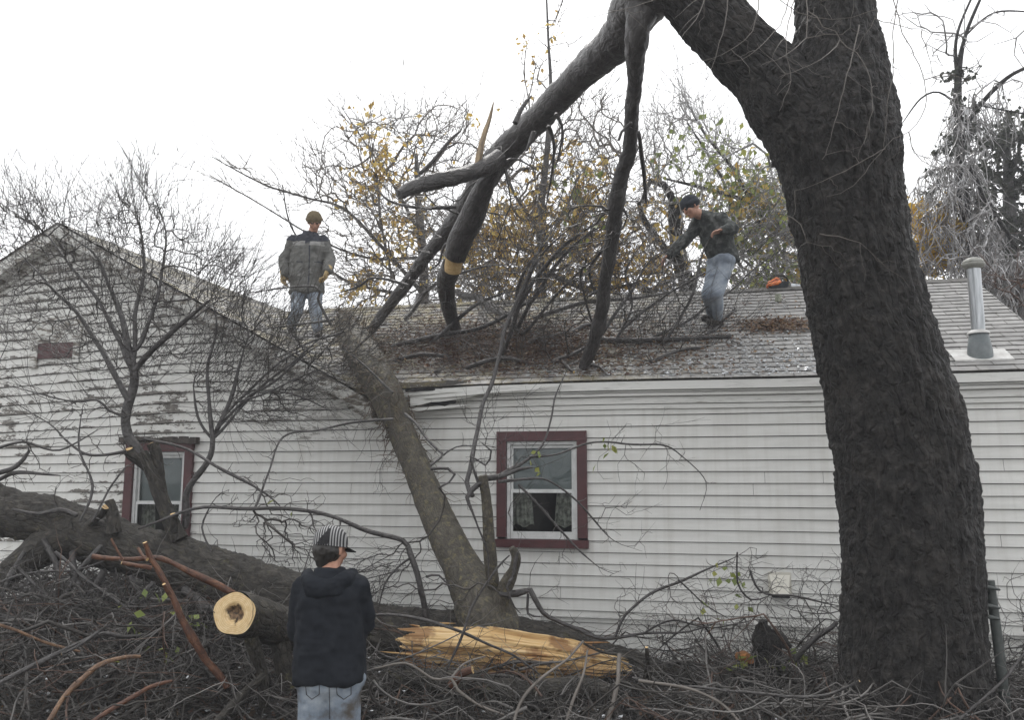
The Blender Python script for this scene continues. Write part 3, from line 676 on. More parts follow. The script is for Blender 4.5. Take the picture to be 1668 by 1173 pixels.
# small boarded vent in the gable with dark red panel
vx0, vx1 = onY(66, 565, WY)[0], onY(123, 565, WY)[0]; vz1, vz0 = onY(95, 566, WY)[2], onY(95, 577, WY)[2]
mb = MB(); mb.box((vx0, WY - .035, vz0 - .05), (vx1, WY - .02, vz1 + .05)); vent = mb.build('gable_vent', MAROON, house, smooth=False)
mb = MB()
ft = onY(60, 600, WY)[2]
mb.box((vx0 - .1, WY - .045, ft), (vx0, WY - .02, vz1 + .35)); mb.box((vx0, WY - .045, vz1 + .05), (vx1 + .1, WY - .022, vz1 + .35)); mb.box((vx1 - .0, WY - .04, ft + .05), (vx1 + .08, WY - .021, vz1 + .05))
mb.build('frame', OLDTRIM, vent, smooth=False)
# vent pipe on the roof at the right
vp = onR(1597, 582); px = lambda k: k * np.linalg.norm(vp - CAMP) / F
def lathe(mb, c, prof, sides=28, m=0):
    P = np.array([c + np.array([0, 0, z]) for z, r in prof]); mb.tube(P, [r for z, r in prof], sides, m=m)
hz = lambda y: at(1595, y, vp.dot(HF))[2] - vp[2]
mb = MB(); lathe(mb, vp, [(-.05, px(17)), (.06, px(16.5)), (hz(543), px(12.5)), (hz(542), px(11))], 30)
pipe = mb.build('roof_vent_pipe', LEAD, house)
mb = MB(); lathe(mb, vp, [(hz(544), px(15)), (hz(541), px(14)), (hz(538), px(10))], 30); mb.build('storm_collar', PALEM, pipe)
mb = MB()
for k in range(20):
    pass
lathe(mb, vp, [(hz(540), px(9)), (hz(520), px(9.2)), (hz(480), px(9)), (hz(440), px(9.2)), (hz(434), px(9))], 30); mb.build('flue', GALV, pipe)
mb = MB(); lathe(mb, vp, [(hz(438), px(10)), (hz(434), px(15)), (hz(431), px(15.5)), (hz(429), px(15))], 30); lathe(mb, vp, [(hz(428), px(14)), (hz(424), px(13)), (hz(420.5), px(7))], 30); mb.build('rain_cap', mat('weathered cap', (.3, .3, .27), .5, [(.2, .2, .17), (.36, .36, .33)], nscale=15), pipe)
mb = MB(); c0 = vp
for k in (0,):
    hw = px(38); q = [(c0[0] - hw, -.12), (c0[0] + hw, -.12), (c0[0] + hw, .17), (c0[0] - hw, .17)]
    v = [(x, c0[1] + cs * s - sn * .022, c0[2] + sn * s + cs * .022) for x, s in q]; mb.add(v + [(a, b, c - .015) for a, b, c in v], [[0, 1, 2, 3], [0, 4, 5, 1]])
mb.build('flashing', PALEM, pipe, smooth=False)
# dryer vent, outlet box and conduit low on the wall
dv = onY(1270, 955, WY); mb = MB()
mb.add([(dv[0] - .09, WY - .03, dv[2] + .10), (dv[0] + .09, WY - .03, dv[2] + .10), (dv[0] + .065, WY - .14, dv[2] - .06), (dv[0] - .065, WY - .14, dv[2] - .06), (dv[0] - .09, WY - .02, dv[2] - .07), (dv[0] + .09, WY - .02, dv[2] - .07), (dv[0] - .09, WY - .02, dv[2] + .12), (dv[0] + .09, WY - .02, dv[2] + .12)],
       [[0, 3, 2, 1], [6, 0, 1, 7], [0, 6, 4, 3], [1, 2, 5, 7]])
mb.box((dv[0] - .10, WY - .03, dv[2] - .08), (dv[0] + .10, WY - .021, dv[2] + .125)); dr = mb.build('dryer_vent', mat('beige plastic', (.62, .60, .53), .5), house, smooth=False)
mb = MB(); mb.box((dv[0] - .075, WY - .13, dv[2] - .09), (dv[0] + .075, WY - .04, dv[2] - .075)); mb.build('flap', DARK, dr, smooth=False)
ob = onY(1092, 1010, WY); mb = MB(); mb.box((ob[0] - .055, WY - .06, ob[2] - .03), (ob[0] + .055, WY - .02, ob[2] + .035)); mb.build('outlet_box', PALEM, house, smooth=False)
mb = MB(); mb.tube([(onY(880, 1004, WY)[0], WY - .045, ob[2]), (ob[0] - .05, WY - .045, ob[2])], [.011, .011], 8)
mb.tube([(ob[0] + .05, WY - .045, ob[2] - .01), (CX - .1, WY - .045, ob[2] - .02)], [.011, .011], 8); mb.build('conduit', PALEM, house)

# ------------------------------------------------------------------ standing broken tree
bt = thing('broken_tree', tuple(at(1495, 1330, 5.7) * np.array([1, 1, 0])), 'massive dark standing tree with ragged bark whose torn limb hangs down onto the roof', 'tree')
mb = MB(); TH = 5.7
limb(mb, [(1505, 1330, 150, TH), (1497, 1230, 126), (1495, 1173, 117), (1489, 1080, 111), (1487, 1000, 109), (1482, 900, 107), (1475, 800, 104), (1460, 700, 102), (1437, 600, 96), (1409, 500, 92), (1390, 400, 89), (1374, 310, 90), (1362, 240, 97), (1362, 180, 92), (1362, 110, 76), (1360, 30, 62), (1357, -60, 58), (1352, -200, 54), (1350, -420, 44, TH + .1)], 260, .015, .045, ridge=.03)
limb(mb, [(1385, 290, 70, TH), (1340, 225, 82), (1292, 172, 70), (1238, 110, 55), (1194, 65, 55), (1150, 15, 55), (1105, -35, 54), (1052, -30, 44, 5.9)], 200, .015, .045, ridge=.026)
mb.build('trunk', BARK_BIG, bt)
mb = MB()
hroof = hR(600, 545, .05)
limb(mb, [(1105, -35, 50, 5.9), (1055, -15, 46, 6.0), (1020, 45, 36), (985, 85, 30), (945, 122, 25), (903, 165, 22), (865, 205, 22), (825, 245, 22), (795, 280, 22), (768, 325, 20), (740, 362, 15), (700, 410, 11), (660, 465, 9.5), (625, 510, 8.5), (600, 545, 7, 'R')], 48, .02, .10)
limb(mb, [(1052, 0, 30, 6.0), (1036, 60, 19, 6.05), (1035, 130, 12.5), (1029, 180, 12), (1026, 240, 11.5), (1012, 290, 12), (1003, 340, 13), (996, 400, 11.5), (985, 460, 11), (980, 510, 10.5), (971, 545, 12), (960, 575, 10), (950, 600, 8, 'R')], 36, .02, .16)
limb(mb, [(815, 258, 16, 7.2), (775, 278, 14), (720, 293, 14), (680, 303, 12), (650, 317, 10, 6.8)], 32, .02, .14)
mb.build('limb', BARK_LIMB, bt)
mb = MB()
L1 = [(815, 262, 6, 7.15), (796, 290, 15), (770, 350, 20), (750, 390, 20), (741, 418, 18, 8.0)]
limb(mb, L1, 28, .03, .06, cap1=False)
limb(mb, [(737, 432, 17, 8.1), (727, 458, 16), (729, 490, 13), (736, 520, 11), (742, 535, 9, 'R')], 28, .03, .06, cap0=True, capm=0)
limb(mb, [(742, 410, 15, 7.97), (737, 440, 14, 8.12)], 24, .02, .02, m=1)
mb.build('limb', [BARK_LIMB, CUT], bt)
mb = MB()
limb(mb, [(776, 284, 6, 7.15), (781, 250, 5.5), (789, 218, 4.5), (797, 195, 3.5), (804, 166, 1, 7.1)], 12, .03, .1, cap1=True)
mb.build('broken_stub', mat('pale splintered wood', (.45, .33, .2), .7, [(.16, .13, .10), (.5, .38, .24)], coord='UV', scale=(20, 2, 1), nscale=3), bt)
BR = [[(1003, 330, 6, 7.3), (1018, 345, 4), (1022, 352, 3.5, 7.3)], [(983, 470, 6, 8.1), (966, 478, 4), (960, 482, 3.5, 8.1)], [(1028, 200, 6, 6.4), (1012, 215, 4), (1008, 228, 3.4, 6.4)], [(962, 575, 6, 'R'), (940, 590, 5), (915, 600, 3, 'R')], [(956, 590, 6, 'R'), (975, 600, 4), (990, 612, 2, 'R')], [(870, 215, 7, 7.0), (862, 235, 5), (858, 245, 3.5, 7.0)], [(905, 185, 6, 6.8), (915, 205, 4), (912, 240, 3), (905, 270, 2, 7)], [(684, 282, 5, 6.9), (715, 252, 5), (742, 222, 4), (751, 214, 3), (757, 195, 2, 7)], [(839, 200, 7, 7), (850, 175, 6), (866, 155, 3, 7.1)], [(742, 337, 6, 7.6), (689, 342, 5), (650, 334, 4), (627, 322, 3), (600, 292, 2, 7.8)],
      [(893, 205, 7, 7), (900, 235, 5), (897, 280, 3), (888, 340, 2, 7.4)], [(795, 300, 5, 7.3), (830, 260, 3), (880, 280, 2, 7.6)], [(975, 552, 10, 'R'), (1010, 558, 9, 'R'), (1070, 557, 8, 'R'), (1130, 553, 6, 'R'), (1190, 548, 4, 'R')],
      [(735, 520, 6, 'R'), (722, 535, 5), (706, 548, 3, 'R')], [(745, 475, 8, 'R'), (770, 485, 10, 'R'), (800, 497, 11, 'R'), (832, 520, 10, 'R')], [(750, 390, 5, 8), (725, 400, 4), (715, 430, 3), (700, 440, 2, 8.2)], [(758, 372, 7, 7.9), (768, 400, 4, 8)],
      [(680, 480, 5, 'R'), (673, 510, 5), (665, 550, 5), (650, 590, 4, 'R')], [(665, 465, 5, 8.6), (610, 455, 3.5), (580, 470, 3), (540, 480, 2, 9)], [(985, 400, 5, 8), (960, 440, 4), (968, 480, 3, 8.6)], [(955, 420, 3.5, 8), (948, 470, 3), (960, 520, 3), (975, 550, 3, 'R')],
      [(1040, 215, 5, 6.6), (1048, 270, 6), (1052, 330, 4, 7.5)]]
for b_ in BR: shoot(b_, BARK_LIMB, bt, .62)
# fine hanging twigs over the trunk and fork, and beside it
TW = [[(1314, -20), (1315, 40), (1313, 62), (1295, 78), (1278, 90), (1240, 105)], [(1315, 15), (1330, 25), (1340, 42), (1362, 50), (1369, 62), (1350, 85), (1320, 105), (1270, 125)], [(1313, 62), (1345, 55), (1372, 57), (1385, 45), (1400, 55)],
      [(1369, 65), (1395, 85), (1412, 110), (1420, 140), (1420, 180), (1410, 220), (1408, 235)], [(1452, -20), (1465, 40), (1490, 90), (1505, 130), (1508, 160), (1500, 190), (1480, 215), (1455, 225), (1440, 240), (1400, 290), (1370, 315), (1345, 320)],
      [(1425, 30), (1465, 42), (1500, 48), (1540, 65), (1565, 95)], [(1440, 240), (1400, 265), (1340, 295), (1296, 310)], [(1280, 350), (1305, 365), (1315, 395), (1340, 400)], [(1335, 380), (1400, 395), (1425, 420)], [(1190, -20), (1180, 40), (1165, 95), (1150, 130)],
      [(1240, -20), (1225, 50), (1190, 80), (1160, 95), (1120, 105), (1095, 115)], [(1290, -20), (1270, 40), (1220, 90), (1170, 105)], [(1400, 40), (1380, 120), (1360, 200), (1340, 260)], [(1100, -20), (1050, 5), (990, 20), (940, 32), (900, 34), (860, 40)],
      [(1463, -10), (1455, 60), (1455, 120), (1445, 170), (1440, 240)], [(1500, 48), (1515, 100), (1520, 130)],
      [(1300, -20), (1280, 60), (1288, 130), (1270, 180)], [(1150, -20), (1140, 20), (1110, 60)], [(1505, 130), (1540, 120), (1580, 130), (1620, 120)], [(1480, 215), (1500, 260), (1560, 280)], [(1250, -20), (1300, 20), (1370, 30), (1430, 15)]]
mb = MB(); chs = []
for tw in TW:
    pts = [(x, y, 1.5, 5.0 if i else 5.05) for i, (x, y) in enumerate(tw)]
    P, R_ = P3(pts); P, R_ = catmull(P, R_, .05); R_ = np.linspace(.0038, .0014, len(R_)); P = P + RNG.normal(0, .003, P.shape); mb.twig(P, R_, 4); chs.append((P, R_))
    for k in range(3):
        i = RNG.integers(1, len(P)); d = norm(RNG.normal(0, 1, 3) * [1, .4, 1] + [0, 0, -.4]); q = [P[i] + d * s + RNG.normal(0, .008, 3) * (s > 0) for s in np.linspace(0, RNG.uniform(.1, .35), 6)]; mb.twig(q, np.linspace(.002, .001, 6), 3)
tag(mb.build('twigs', TWIG_PALE, bt), kind='stuff')
# twigs springing from the hanging limbs
mb = MB()
seeds = [path([(x, y, 1, h) for x, y, h in [(903, 165, 6.7), (825, 245, 7.1), (768, 325, 7.6), (700, 410, 8.3), (640, 490, 8.9)]]), path([(1030, 180, 1, 6.5), (1004, 340, 1, 7.4), (979, 510, 1, 8.4)]), path(BR[2]), path(BR[0])]
tg = np.concatenate([fill([(600, 200), (760, 170), (830, 250), (760, 330), (640, 420), (590, 330)], 150, 6.9, 8.2), fill([(860, 250), (1000, 220), (1000, 420), (900, 470), (780, 400)], 260, 7.0, 8.6), fill([(640, 400), (760, 420), (760, 520), (600, 530)], 90, 8.2, 9.0), fill([(1030, 240), (1100, 260), (1080, 440), (1020, 480)], 35, 7.2, 8.3)])
ch = grow(seeds, tg, .36, .11, .006, .0026, curl=.5); emit(mb, ch, .012); shoots(mb, ch, 300, .2, .6, at(860, 400, 8), .0, .6, .0026); tag(mb.build('twigs', TWIG, bt), kind='stuff')
mb = MB(); leaves_near(mb, ch, [at(x, y, 7.6) for x, y in ((600, 280), (620, 275), (640, 250), (845, 140), (950, 300))], .5, 12, .06); mb.build('leaves', LEAF_O, bt)

# ------------------------------------------------------------------ fallen tree
ft_ = thing('fallen_tree', tuple(at(780, 1150, 7.2) * np.array([1, 1, 0])), 'fallen tree lying across the yard with one thick stem leaning on the broken eave', 'tree')
LH = 7.0
LOG = [(-60, 838, 31, 7.6), (0, 838, 34, 7.5), (60, 845, 38), (120, 863, 38), (180, 884, 39), (240, 903, 39), (300, 922, 44), (360, 943, 45), (430, 967, 46), (500, 990, 46), (580, 1017, 42), (650, 1038, 46), (720, 1048, 52), (800, 1052, 56), (880, 1062, 48), (960, 1076, 38), (1030, 1088, 27), (1085, 1102, 17), (1130, 1118, 6, LH)]
mb = MB(); limb(mb, LOG, 96, .02, .11, ridge=.02)
limb(mb, [(130, 870, 36, 7.4), (80, 890, 30), (40, 915, 24), (0, 945, 20), (-40, 990, 18, 7.2)], 32, .03, .08, ridge=.006)
limb(mb, [(60, 840, 30, 7.5), (20, 812, 16), (0, 795, 7), (-12, 780, 3, 7.5)], 24, .03, .1)
mb.build('trunk', BARK_LOG, ft_)
mb = MB()
STEM = [(812, 1085, 40, 7.3), (803, 1045, 56, 7.15), (789, 1003, 48, 7.1), (770, 960, 37), (742, 905, 29), (716, 850, 26), (694, 800, 24), (674, 750, 22), (655, 705, 22, ('Y', 7.75)), (635, 655, 26, ('Y', 7.85)), (608, 605, 29, ('Y', 8.1)), (582, 560, 27), (566, 535, 20), (556, 515, 7, ('Y', 9.1))]
limb(mb, STEM, 60, .025, .06, ridge=.006)
STEM2 = [(815, 1030, 24, 7.1), (812, 1000, 20), (803, 950, 17), (798, 900, 17), (795, 850, 15), (791, 805, 13), (786, 775, 12, 6.9)]
limb(mb, [(x[0], x[1], x[2] * .62) + tuple(x[3:]) for x in STEM2], 32, .03, .07)
limb(mb, [(800, 1045, 30, 7.1), (806, 1005, 22), (822, 960, 12), (838, 925, 9), (840, 905, 8), (833, 893, 5, 6.8)], 24, .03, .1)
mb.build('stem', BARK_STEM, ft_)
# torn pale wood on the front of the log: layered fibre slabs of uneven length
mb = MB()
SP, SR = P3([(640, 1052, 40, 6.93), (720, 1058, 50), (800, 1062, 52), (880, 1068, 46), (960, 1080, 38), (1028, 1088, 27, 6.93)])
SP, SR = catmull(SP, SR, .02)
T, U, W_ = frames(SP); n = len(SP); a0, a1, na = math.radians(-50), math.radians(78), 110
ang = np.linspace(a0, a1, na); V = np.zeros((n, na, 3)); toward = norm(-HF); upv = np.array([0, 0, 1.])
Lg = np.concatenate([[0], np.cumsum(np.linalg.norm(np.diff(SP, axis=0), axis=1))]); uvg = np.zeros((n, na, 2))
for i in range(n):
    e = norm(toward - T[i] * toward.dot(T[i])); g = np.cross(T[i], e); g = g if g[2] > 0 else -g
    for k, a in enumerate(ang):
        c = np.array([Lg[i] * .8, a * 5, 0.]); f = vnoise(c * np.array([1, .5, 1])) * .035 + vnoise(c * np.array([2.2, 1.6, 1]), 1, 7) * .018 + vnoise(c * np.array([3, 5, 1]), 1, 3) * .006 + .035 * math.exp(-((Lg[i] / Lg[-1] - .36) / .12) ** 2) * max(0, math.sin(a))
        step_ = math.floor((vnoise(c * np.array([.9, .45, 1]), 1, 20) + 1) * 1.8) * .022
        r = SR[i] * .93 + f - step_ + .01
        V[i, k] = SP[i] + (e * math.cos(a) + g * math.sin(a)) * r; uvg[i, k] = (a * .3, Lg[i])
    # ragged outline: fibre bundles end at different places
lo = (np.array([vnoise(np.array([l * 6, 0., 0])) for l in Lg]) + 1) * 7 + 2; hi = na - 4 - (np.array([vnoise(np.array([l * 5, 9., 0])) for l in Lg]) + 1) * 10
q, qu = [], []
for i in range(n - 1):
    for k in range(na - 1):
        if lo[i] < k < hi[i] and i > 2 + 4 * (vnoise(np.array([k * .16, 3., 0])) + 1) and i < n - 2 - 5 * (vnoise(np.array([k * .2, 5., 0])) + 1):
            q.append([i * na + k, i * na + k + 1, (i + 1) * na + k + 1, (i + 1) * na + k]); qu.append([uvg[i, k], uvg[i, k + 1], uvg[i + 1, k + 1], uvg[i + 1, k]])
mb.add(V.reshape(-1, 3), q, None, qu)
for k in range(14):                                             # loose splinters
    i = RNG.integers(5, n - 12); a = RNG.uniform(a0, a1 * .9); e = norm(toward - T[i] * toward.dot(T[i])); g = np.cross(T[i], e); g = g if g[2] > 0 else -g
    L_ = RNG.uniform(.08, .3); p0 = SP[i] + (e * math.cos(a) + g * math.sin(a)) * (SR[i] * .93); d = norm(T[i] * RNG.choice([-1, 1]) + (e * .25 + g * RNG.uniform(-.1, .3)))
    mb.tube([p0, p0 + d * L_ * .6, p0 + d * L_], [.009, .007, .001], 4)
mb.build('torn_wood', SPLIT, ft_)
# cut stubs standing on the log
mb = MB()
for b_ in ([(186, 868, 16, 7.2), (184, 840, 13), (178, 815, 9, 7.2)], [(140, 858, 8, 7.3), (165, 838, 8), (172, 826, 7, 7.15)], [(292, 880, 20, 7.3), (276, 845, 17), (258, 800, 15), (246, 765, 14), (232, 738, 12, 7.3)], [(285, 868, 14, 7.4), (262, 800, 13), (256, 745, 12), (248, 722, 12, 7.3)], [(283, 868, 9, 7.1), (284, 838, 8, 7.05)], [(240, 760, 12, 7.3), (214, 742, 11), (208, 732, 10, 7.2)]):
    limb(mb, [(x[0], x[1], x[2] * .75) + tuple(x[3:]) for x in b_], 20, .03, .09, capm=1, cap0=False)
mb.build('stub', [BARK_LOG, CUT], ft_)
FB = [  # main shoots of the crown on the left (x, y, r, h)
    [(232, 745, 14, 7.3), (214, 700, 15), (210, 650, 14), (218, 600, 13, 7.3), (214, 560, 11), (200, 515, 9), (180, 465, 6), (160, 420, 4), (120, 385, 3), (70, 345, 2, 7.6)],
    [(218, 605, 9, 7.3), (245, 572, 9), (280, 540, 8), (305, 520, 7), (340, 490, 4, 7.1)],
    [(212, 655, 10, 7.3), (185, 610, 9), (165, 570, 8), (140, 535, 7), (110, 495, 5), (70, 455, 4), (20, 400, 2, 7.6)],
    [(216, 590, 8, 7.3), (225, 540, 7), (222, 480, 6), (235, 420, 4), (225, 360, 3), (200, 330, 2, 7.5)],
    [(215, 600, 8, 7.3), (185, 540, 7), (160, 490, 5), (120, 440, 4), (90, 400, 3), (60, 370, 2), (0, 330, 2, 7.7)],
    [(222, 570, 6, 7.3), (250, 500, 5), (262, 440, 4), (270, 380, 3), (250, 320, 2, 7.5)],
    [(300, 860, 11, 7.4), (305, 800, 10), (335, 750, 9), (345, 715, 8), (345, 660, 6, 7.4), (340, 600, 5), (350, 540, 4), (345, 480, 2, 7.5)],
    [(345, 718, 7, 7.4), (360, 680, 7), (378, 640, 6), (390, 600, 5), (400, 560, 3, 7.5)],
    [(350, 712, 5, 7.4), (390, 665, 4), (430, 625, 4), (480, 585, 4), (530, 545, 3, 7.9)], [(352, 700, 5, 7.4), (400, 650, 4), (450, 620, 4), (500, 575, 3), (545, 550, 2, 7.9)], [(360, 685, 4, 7.4), (405, 640, 4), (460, 590, 3), (520, 560, 2, 7.9)], [(345, 715, 4, 7.4), (320, 680, 4), (315, 630, 3, 7.4)],
    [(420, 640, 3, 7.5), (480, 645, 3), (540, 670, 2, 7.7)], [(385, 655, 4, 7.4), (440, 640, 3), (500, 610, 3), (560, 590, 2, 7.8)],
    [(205, 680, 5, 7.2), (175, 668, 4), (155, 652, 4), (120, 655, 2.5), (60, 640, 2), (0, 625, 1.5, 7.2)], [(235, 715, 4, 7.0), (312, 739, 4), (379, 772, 5), (417, 793, 4), (443, 813, 4), (470, 840, 2, 6.8)],
    [(225, 862, 4, 6.6), (255, 850, 4), (330, 828, 5), (420, 830, 6), (500, 832, 6), (545, 842, 6), (600, 865, 7), (655, 885, 8), (668, 905, 9), (685, 935, 9), (692, 960, 9), (694, 1010, 10, 6.9)],
    [(413, 832, 4, 6.7), (440, 770, 3), (463, 714, 3), (520, 700, 3), (580, 687, 4), (640, 683, 4, 7.5)],
    [(668, 910, 4, 6.9), (650, 925, 3), (630, 955, 3), (615, 1000, 2, 6.9)], [(694, 940, 4, 6.9), (715, 938, 3), (735, 960, 2, 6.9)],
    [(205, 735, 5, 7.1), (150, 742, 4), (110, 720, 3), (80, 690, 2), (0, 640, 1.6, 7.3)], [(0, 770, 9, 6.9), (30, 760, 7), (48, 735, 5), (46, 728, 2, 6.9)], [(-20, 790, 8, 6.9), (20, 772, 6), (60, 772, 5), (98, 775, 3, 6.9)], [(125, 840, 7, 7.2), (95, 828, 7), (60, 835, 5), (20, 830, 4, 7.2)],
    [(70, 880, 9, 7.2), (92, 940, 9), (85, 1000, 8), (60, 1060, 6), (50, 1110, 5, 7.0)], [(118, 900, 10, 7.2), (125, 950, 9), (150, 1010, 8), (190, 1075, 7, 7.0)], [(170, 930, 12, 7.2), (150, 975, 10), (138, 1030, 9), (120, 1090, 7, 6.9)], [(212, 940, 9, 7.2), (235, 990, 8), (248, 1040, 7), (262, 1090, 6, 7.0)],
    [(40, 900, 7, 7.1), (15, 950, 7), (-10, 1010, 6, 6.9)], [(165, 890, 8, 7.0), (130, 930, 8), (95, 985, 7), (40, 1040, 6), (-20, 1075, 5, 6.7)], [(250, 950, 8, 7.0), (215, 985, 7), (170, 1030, 6), (110, 1060, 4, 6.8)], [(300, 960, 12, 7.1), (330, 985, 12), (365, 1000, 10, 6.8)],
    [(-20, 1000, 9, 6.6), (40, 1008, 8), (110, 1022, 7), (180, 1020, 5, 6.6)], [(90, 900, 5, 6.9), (140, 945, 5), (200, 990, 5), (270, 1035, 4, 6.7)], [(0, 950, 5, 6.9), (60, 935, 4), (130, 930, 3), (190, 905, 2.5, 6.8)], [(30, 925, 5, 6.8), (100, 990, 5), (160, 1060, 4, 6.7)],
    [(300, 1000, 6, 6.9), (280, 1050, 5), (300, 1100, 4, 6.6)], [(-20, 735, 5, 7.0), (40, 720, 4), (100, 735, 3), (160, 700, 2.5, 7.2)], [(345, 900, 3, 6.8), (330, 860, 3), (345, 820, 2.5, 6.9)], [(130, 850, 4, 6.9), (150, 790, 4), (125, 730, 3), (135, 660, 2, 7.1)], [(150, 850, 4, 6.9), (175, 800, 3), (205, 760, 3, 7.0)],
    # right-hand shoots round the window
    [(770, 808, 7, 6.9), (762, 790, 7), (768, 750, 7), (780, 700, 7), (795, 640, 6), (812, 580, 6), (830, 520, 6, ('Y', 8.0)), (850, 470, 5), (880, 400, 4), (920, 345, 2, 8.6)],
    [(786, 780, 10, 6.9), (812, 778, 9), (835, 762, 7), (862, 745, 4), (882, 722, 3), (895, 680, 3), (903, 640, 3), (925, 600, 2, 7.4)], [(862, 745, 4, 6.9), (905, 740, 3), (960, 722, 3), (1020, 722, 3), (1075, 723, 3), (1110, 745, 2), (1150, 788, 2), (1140, 832, 1.2, 7.3)],
    [(812, 785, 5, 6.9), (860, 780, 4), (890, 783, 3), (930, 810, 3), (965, 845, 3), (1000, 880, 2), (1020, 890, 1.3, 7.1)], [(845, 790, 4, 6.9), (875, 820, 3), (905, 855, 3), (940, 895, 3), (975, 925, 2), (1000, 935, 1.3, 6.9)], [(786, 785, 9, 6.9), (770, 800, 8), (762, 812, 6), (775, 850, 3), (790, 900, 3), (795, 960, 2, 6.9)],
    [(812, 778, 6, 6.9), (845, 765, 6), (868, 762, 3, 6.9)], [(715, 795, 3, 6.9), (732, 785, 3), (741, 772, 4), (730, 763, 4), (702, 764, 5, 7.0)], [(702, 758, 4, 7.0), (720, 746, 4), (722, 740, 4), (690, 708, 4), (660, 675, 5, 7.6)], [(722, 742, 3, 7.0), (745, 728, 2), (790, 726, 1.5, 7.1)],
    [(780, 790, 5, 6.9), (765, 745, 3), (790, 760, 3), (800, 735, 4), (785, 722, 3, 6.8)], [(842, 900, 6, 6.8), (838, 940, 5), (826, 960, 4), (838, 990, 3), (848, 1000, 2, 6.8)],
    [(815, 968, 11, 6.9), (840, 966, 10), (862, 964, 9), (870, 980, 8), (884, 1003, 7), (905, 1012, 6), (940, 1022, 6), (985, 1040, 5), (1050, 1032, 4), (1120, 1030, 4), (1180, 1010, 2, 6.8)], [(1003, 1037, 4, 6.8), (1020, 1003, 4), (1060, 965, 4), (1105, 945, 4), (1150, 925, 3), (1200, 905, 2), (1222, 892, 1.2, 6.9)],
    [(860, 968, 4, 6.9), (858, 1000, 4), (880, 1005, 2, 6.9)], [(1050, 1032, 3, 6.8), (1100, 1010, 3), (1160, 1025, 2), (1230, 1010, 2, 6.9)], [(1105, 945, 2.5, 6.8), (1150, 985, 2), (1190, 1010, 1.4, 6.9)],
    [(1222, 930, 4, 6.6), (1232, 955, 3.5), (1250, 972, 3), (1300, 975, 3), (1380, 990, 2, 6.4)], [(1201, 900, 2.5, 6.6), (1205, 950, 3), (1225, 978, 3), (1250, 972, 3, 6.6)],
    [(640, 640, 4, 7.6), (600, 600, 3), (560, 570, 2, 7.9)], [(560, 540, 4, 8.6), (500, 560, 3), (430, 590, 2, 8.2)], [(545, 520, 4, 8.8), (480, 530, 3), (400, 540, 2, 8.6)], [(540, 530, 4, 8.7), (520, 490, 4), (515, 470, 3), (400, 478, 2, 8.6)]]
for b_ in FB: shoot(b_, BARK_LIMB, ft_, .55)
mb = MB(); lefts = [path(b_) for b_ in FB[:41]]
tg = np.concatenate([fill([(0, 330), (80, 310), (130, 340), (230, 290), (330, 380), (360, 470), (330, 560), (250, 640), (120, 600), (0, 560)], 1500, 7.0, 8.1), fill([(0, 300), (60, 330), (110, 380), (0, 420)], 110, 7.2, 8.1),
                     fill([(180, 300), (240, 280), (270, 400), (200, 420)], 110, 7.2, 7.8), fill([(330, 380), (400, 430), (440, 520), (360, 600)], 300, 7.3, 7.9), fill([(300, 580), (480, 500), (560, 560), (480, 680), (330, 690)], 620, 7.3, 8.0), fill([(400, 560), (540, 500), (620, 560), (560, 640), (430, 620)], 260, 7.6, 8.2),
                     fill([(60, 640), (200, 640), (330, 780), (160, 800), (0, 800)], 230, 6.9, 7.4), fill([(0, 900), (150, 920), (320, 960), (420, 1040), (330, 1100), (0, 1100)], 520, 6.6, 7.2), fill([(400, 840), (560, 850), (520, 930), (430, 920)], 260, 6.7, 7.1), fill([(360, 760), (520, 780), (540, 860), (350, 860)], 130, 6.7, 7.1)])
tg = tg[tg[:, 1] < 7.9 + np.maximum(0, tg[:, 2] - 4.2)]
chL = grow(lefts, tg, .34, .10, .0055, .0024, curl=.5); emit(mb, chL, .010); shoots(mb, [c for c in chL if c[0][-1][2] > 2.6], 1700, .2, .75, at(225, 640, 7.3), .35, .35, .0026)
rights = [path(b_) for b_ in FB[41:]]
tg = np.concatenate([fill([(750, 640), (860, 640), (900, 760), (850, 860), (760, 840)], 110, 6.8, 7.4), fill([(960, 660), (1120, 700), (1100, 800), (960, 860)], 34, 7.0, 7.5), fill([(960, 820), (1040, 800), (1060, 960), (900, 1000), (850, 920)], 40, 6.9, 7.4),
                     fill([(560, 900), (690, 860), (740, 950), (690, 1010), (560, 1010)], 170, 6.8, 7.2), fill([(700, 920), (780, 900), (800, 1000), (720, 1000)], 20, 6.8, 7.0), fill([(1000, 960), (1230, 900), (1370, 940), (1370, 1050), (1000, 1060)], 320, 6.3, 7.2), fill([(550, 660), (660, 680), (690, 800), (600, 820)], 35, 7.2, 7.7)])
tg = tg[tg[:, 1] < 8.0]
chR = grow(rights, tg, .4, .09, .0055, .0019, curl=.5); emit(mb, chR, .008); shoots(mb, chR, 260, .1, .4, at(800, 850, 7), .1, .5, .0019)
tag(mb.build('twigs', TWIG, ft_), kind='stuff')
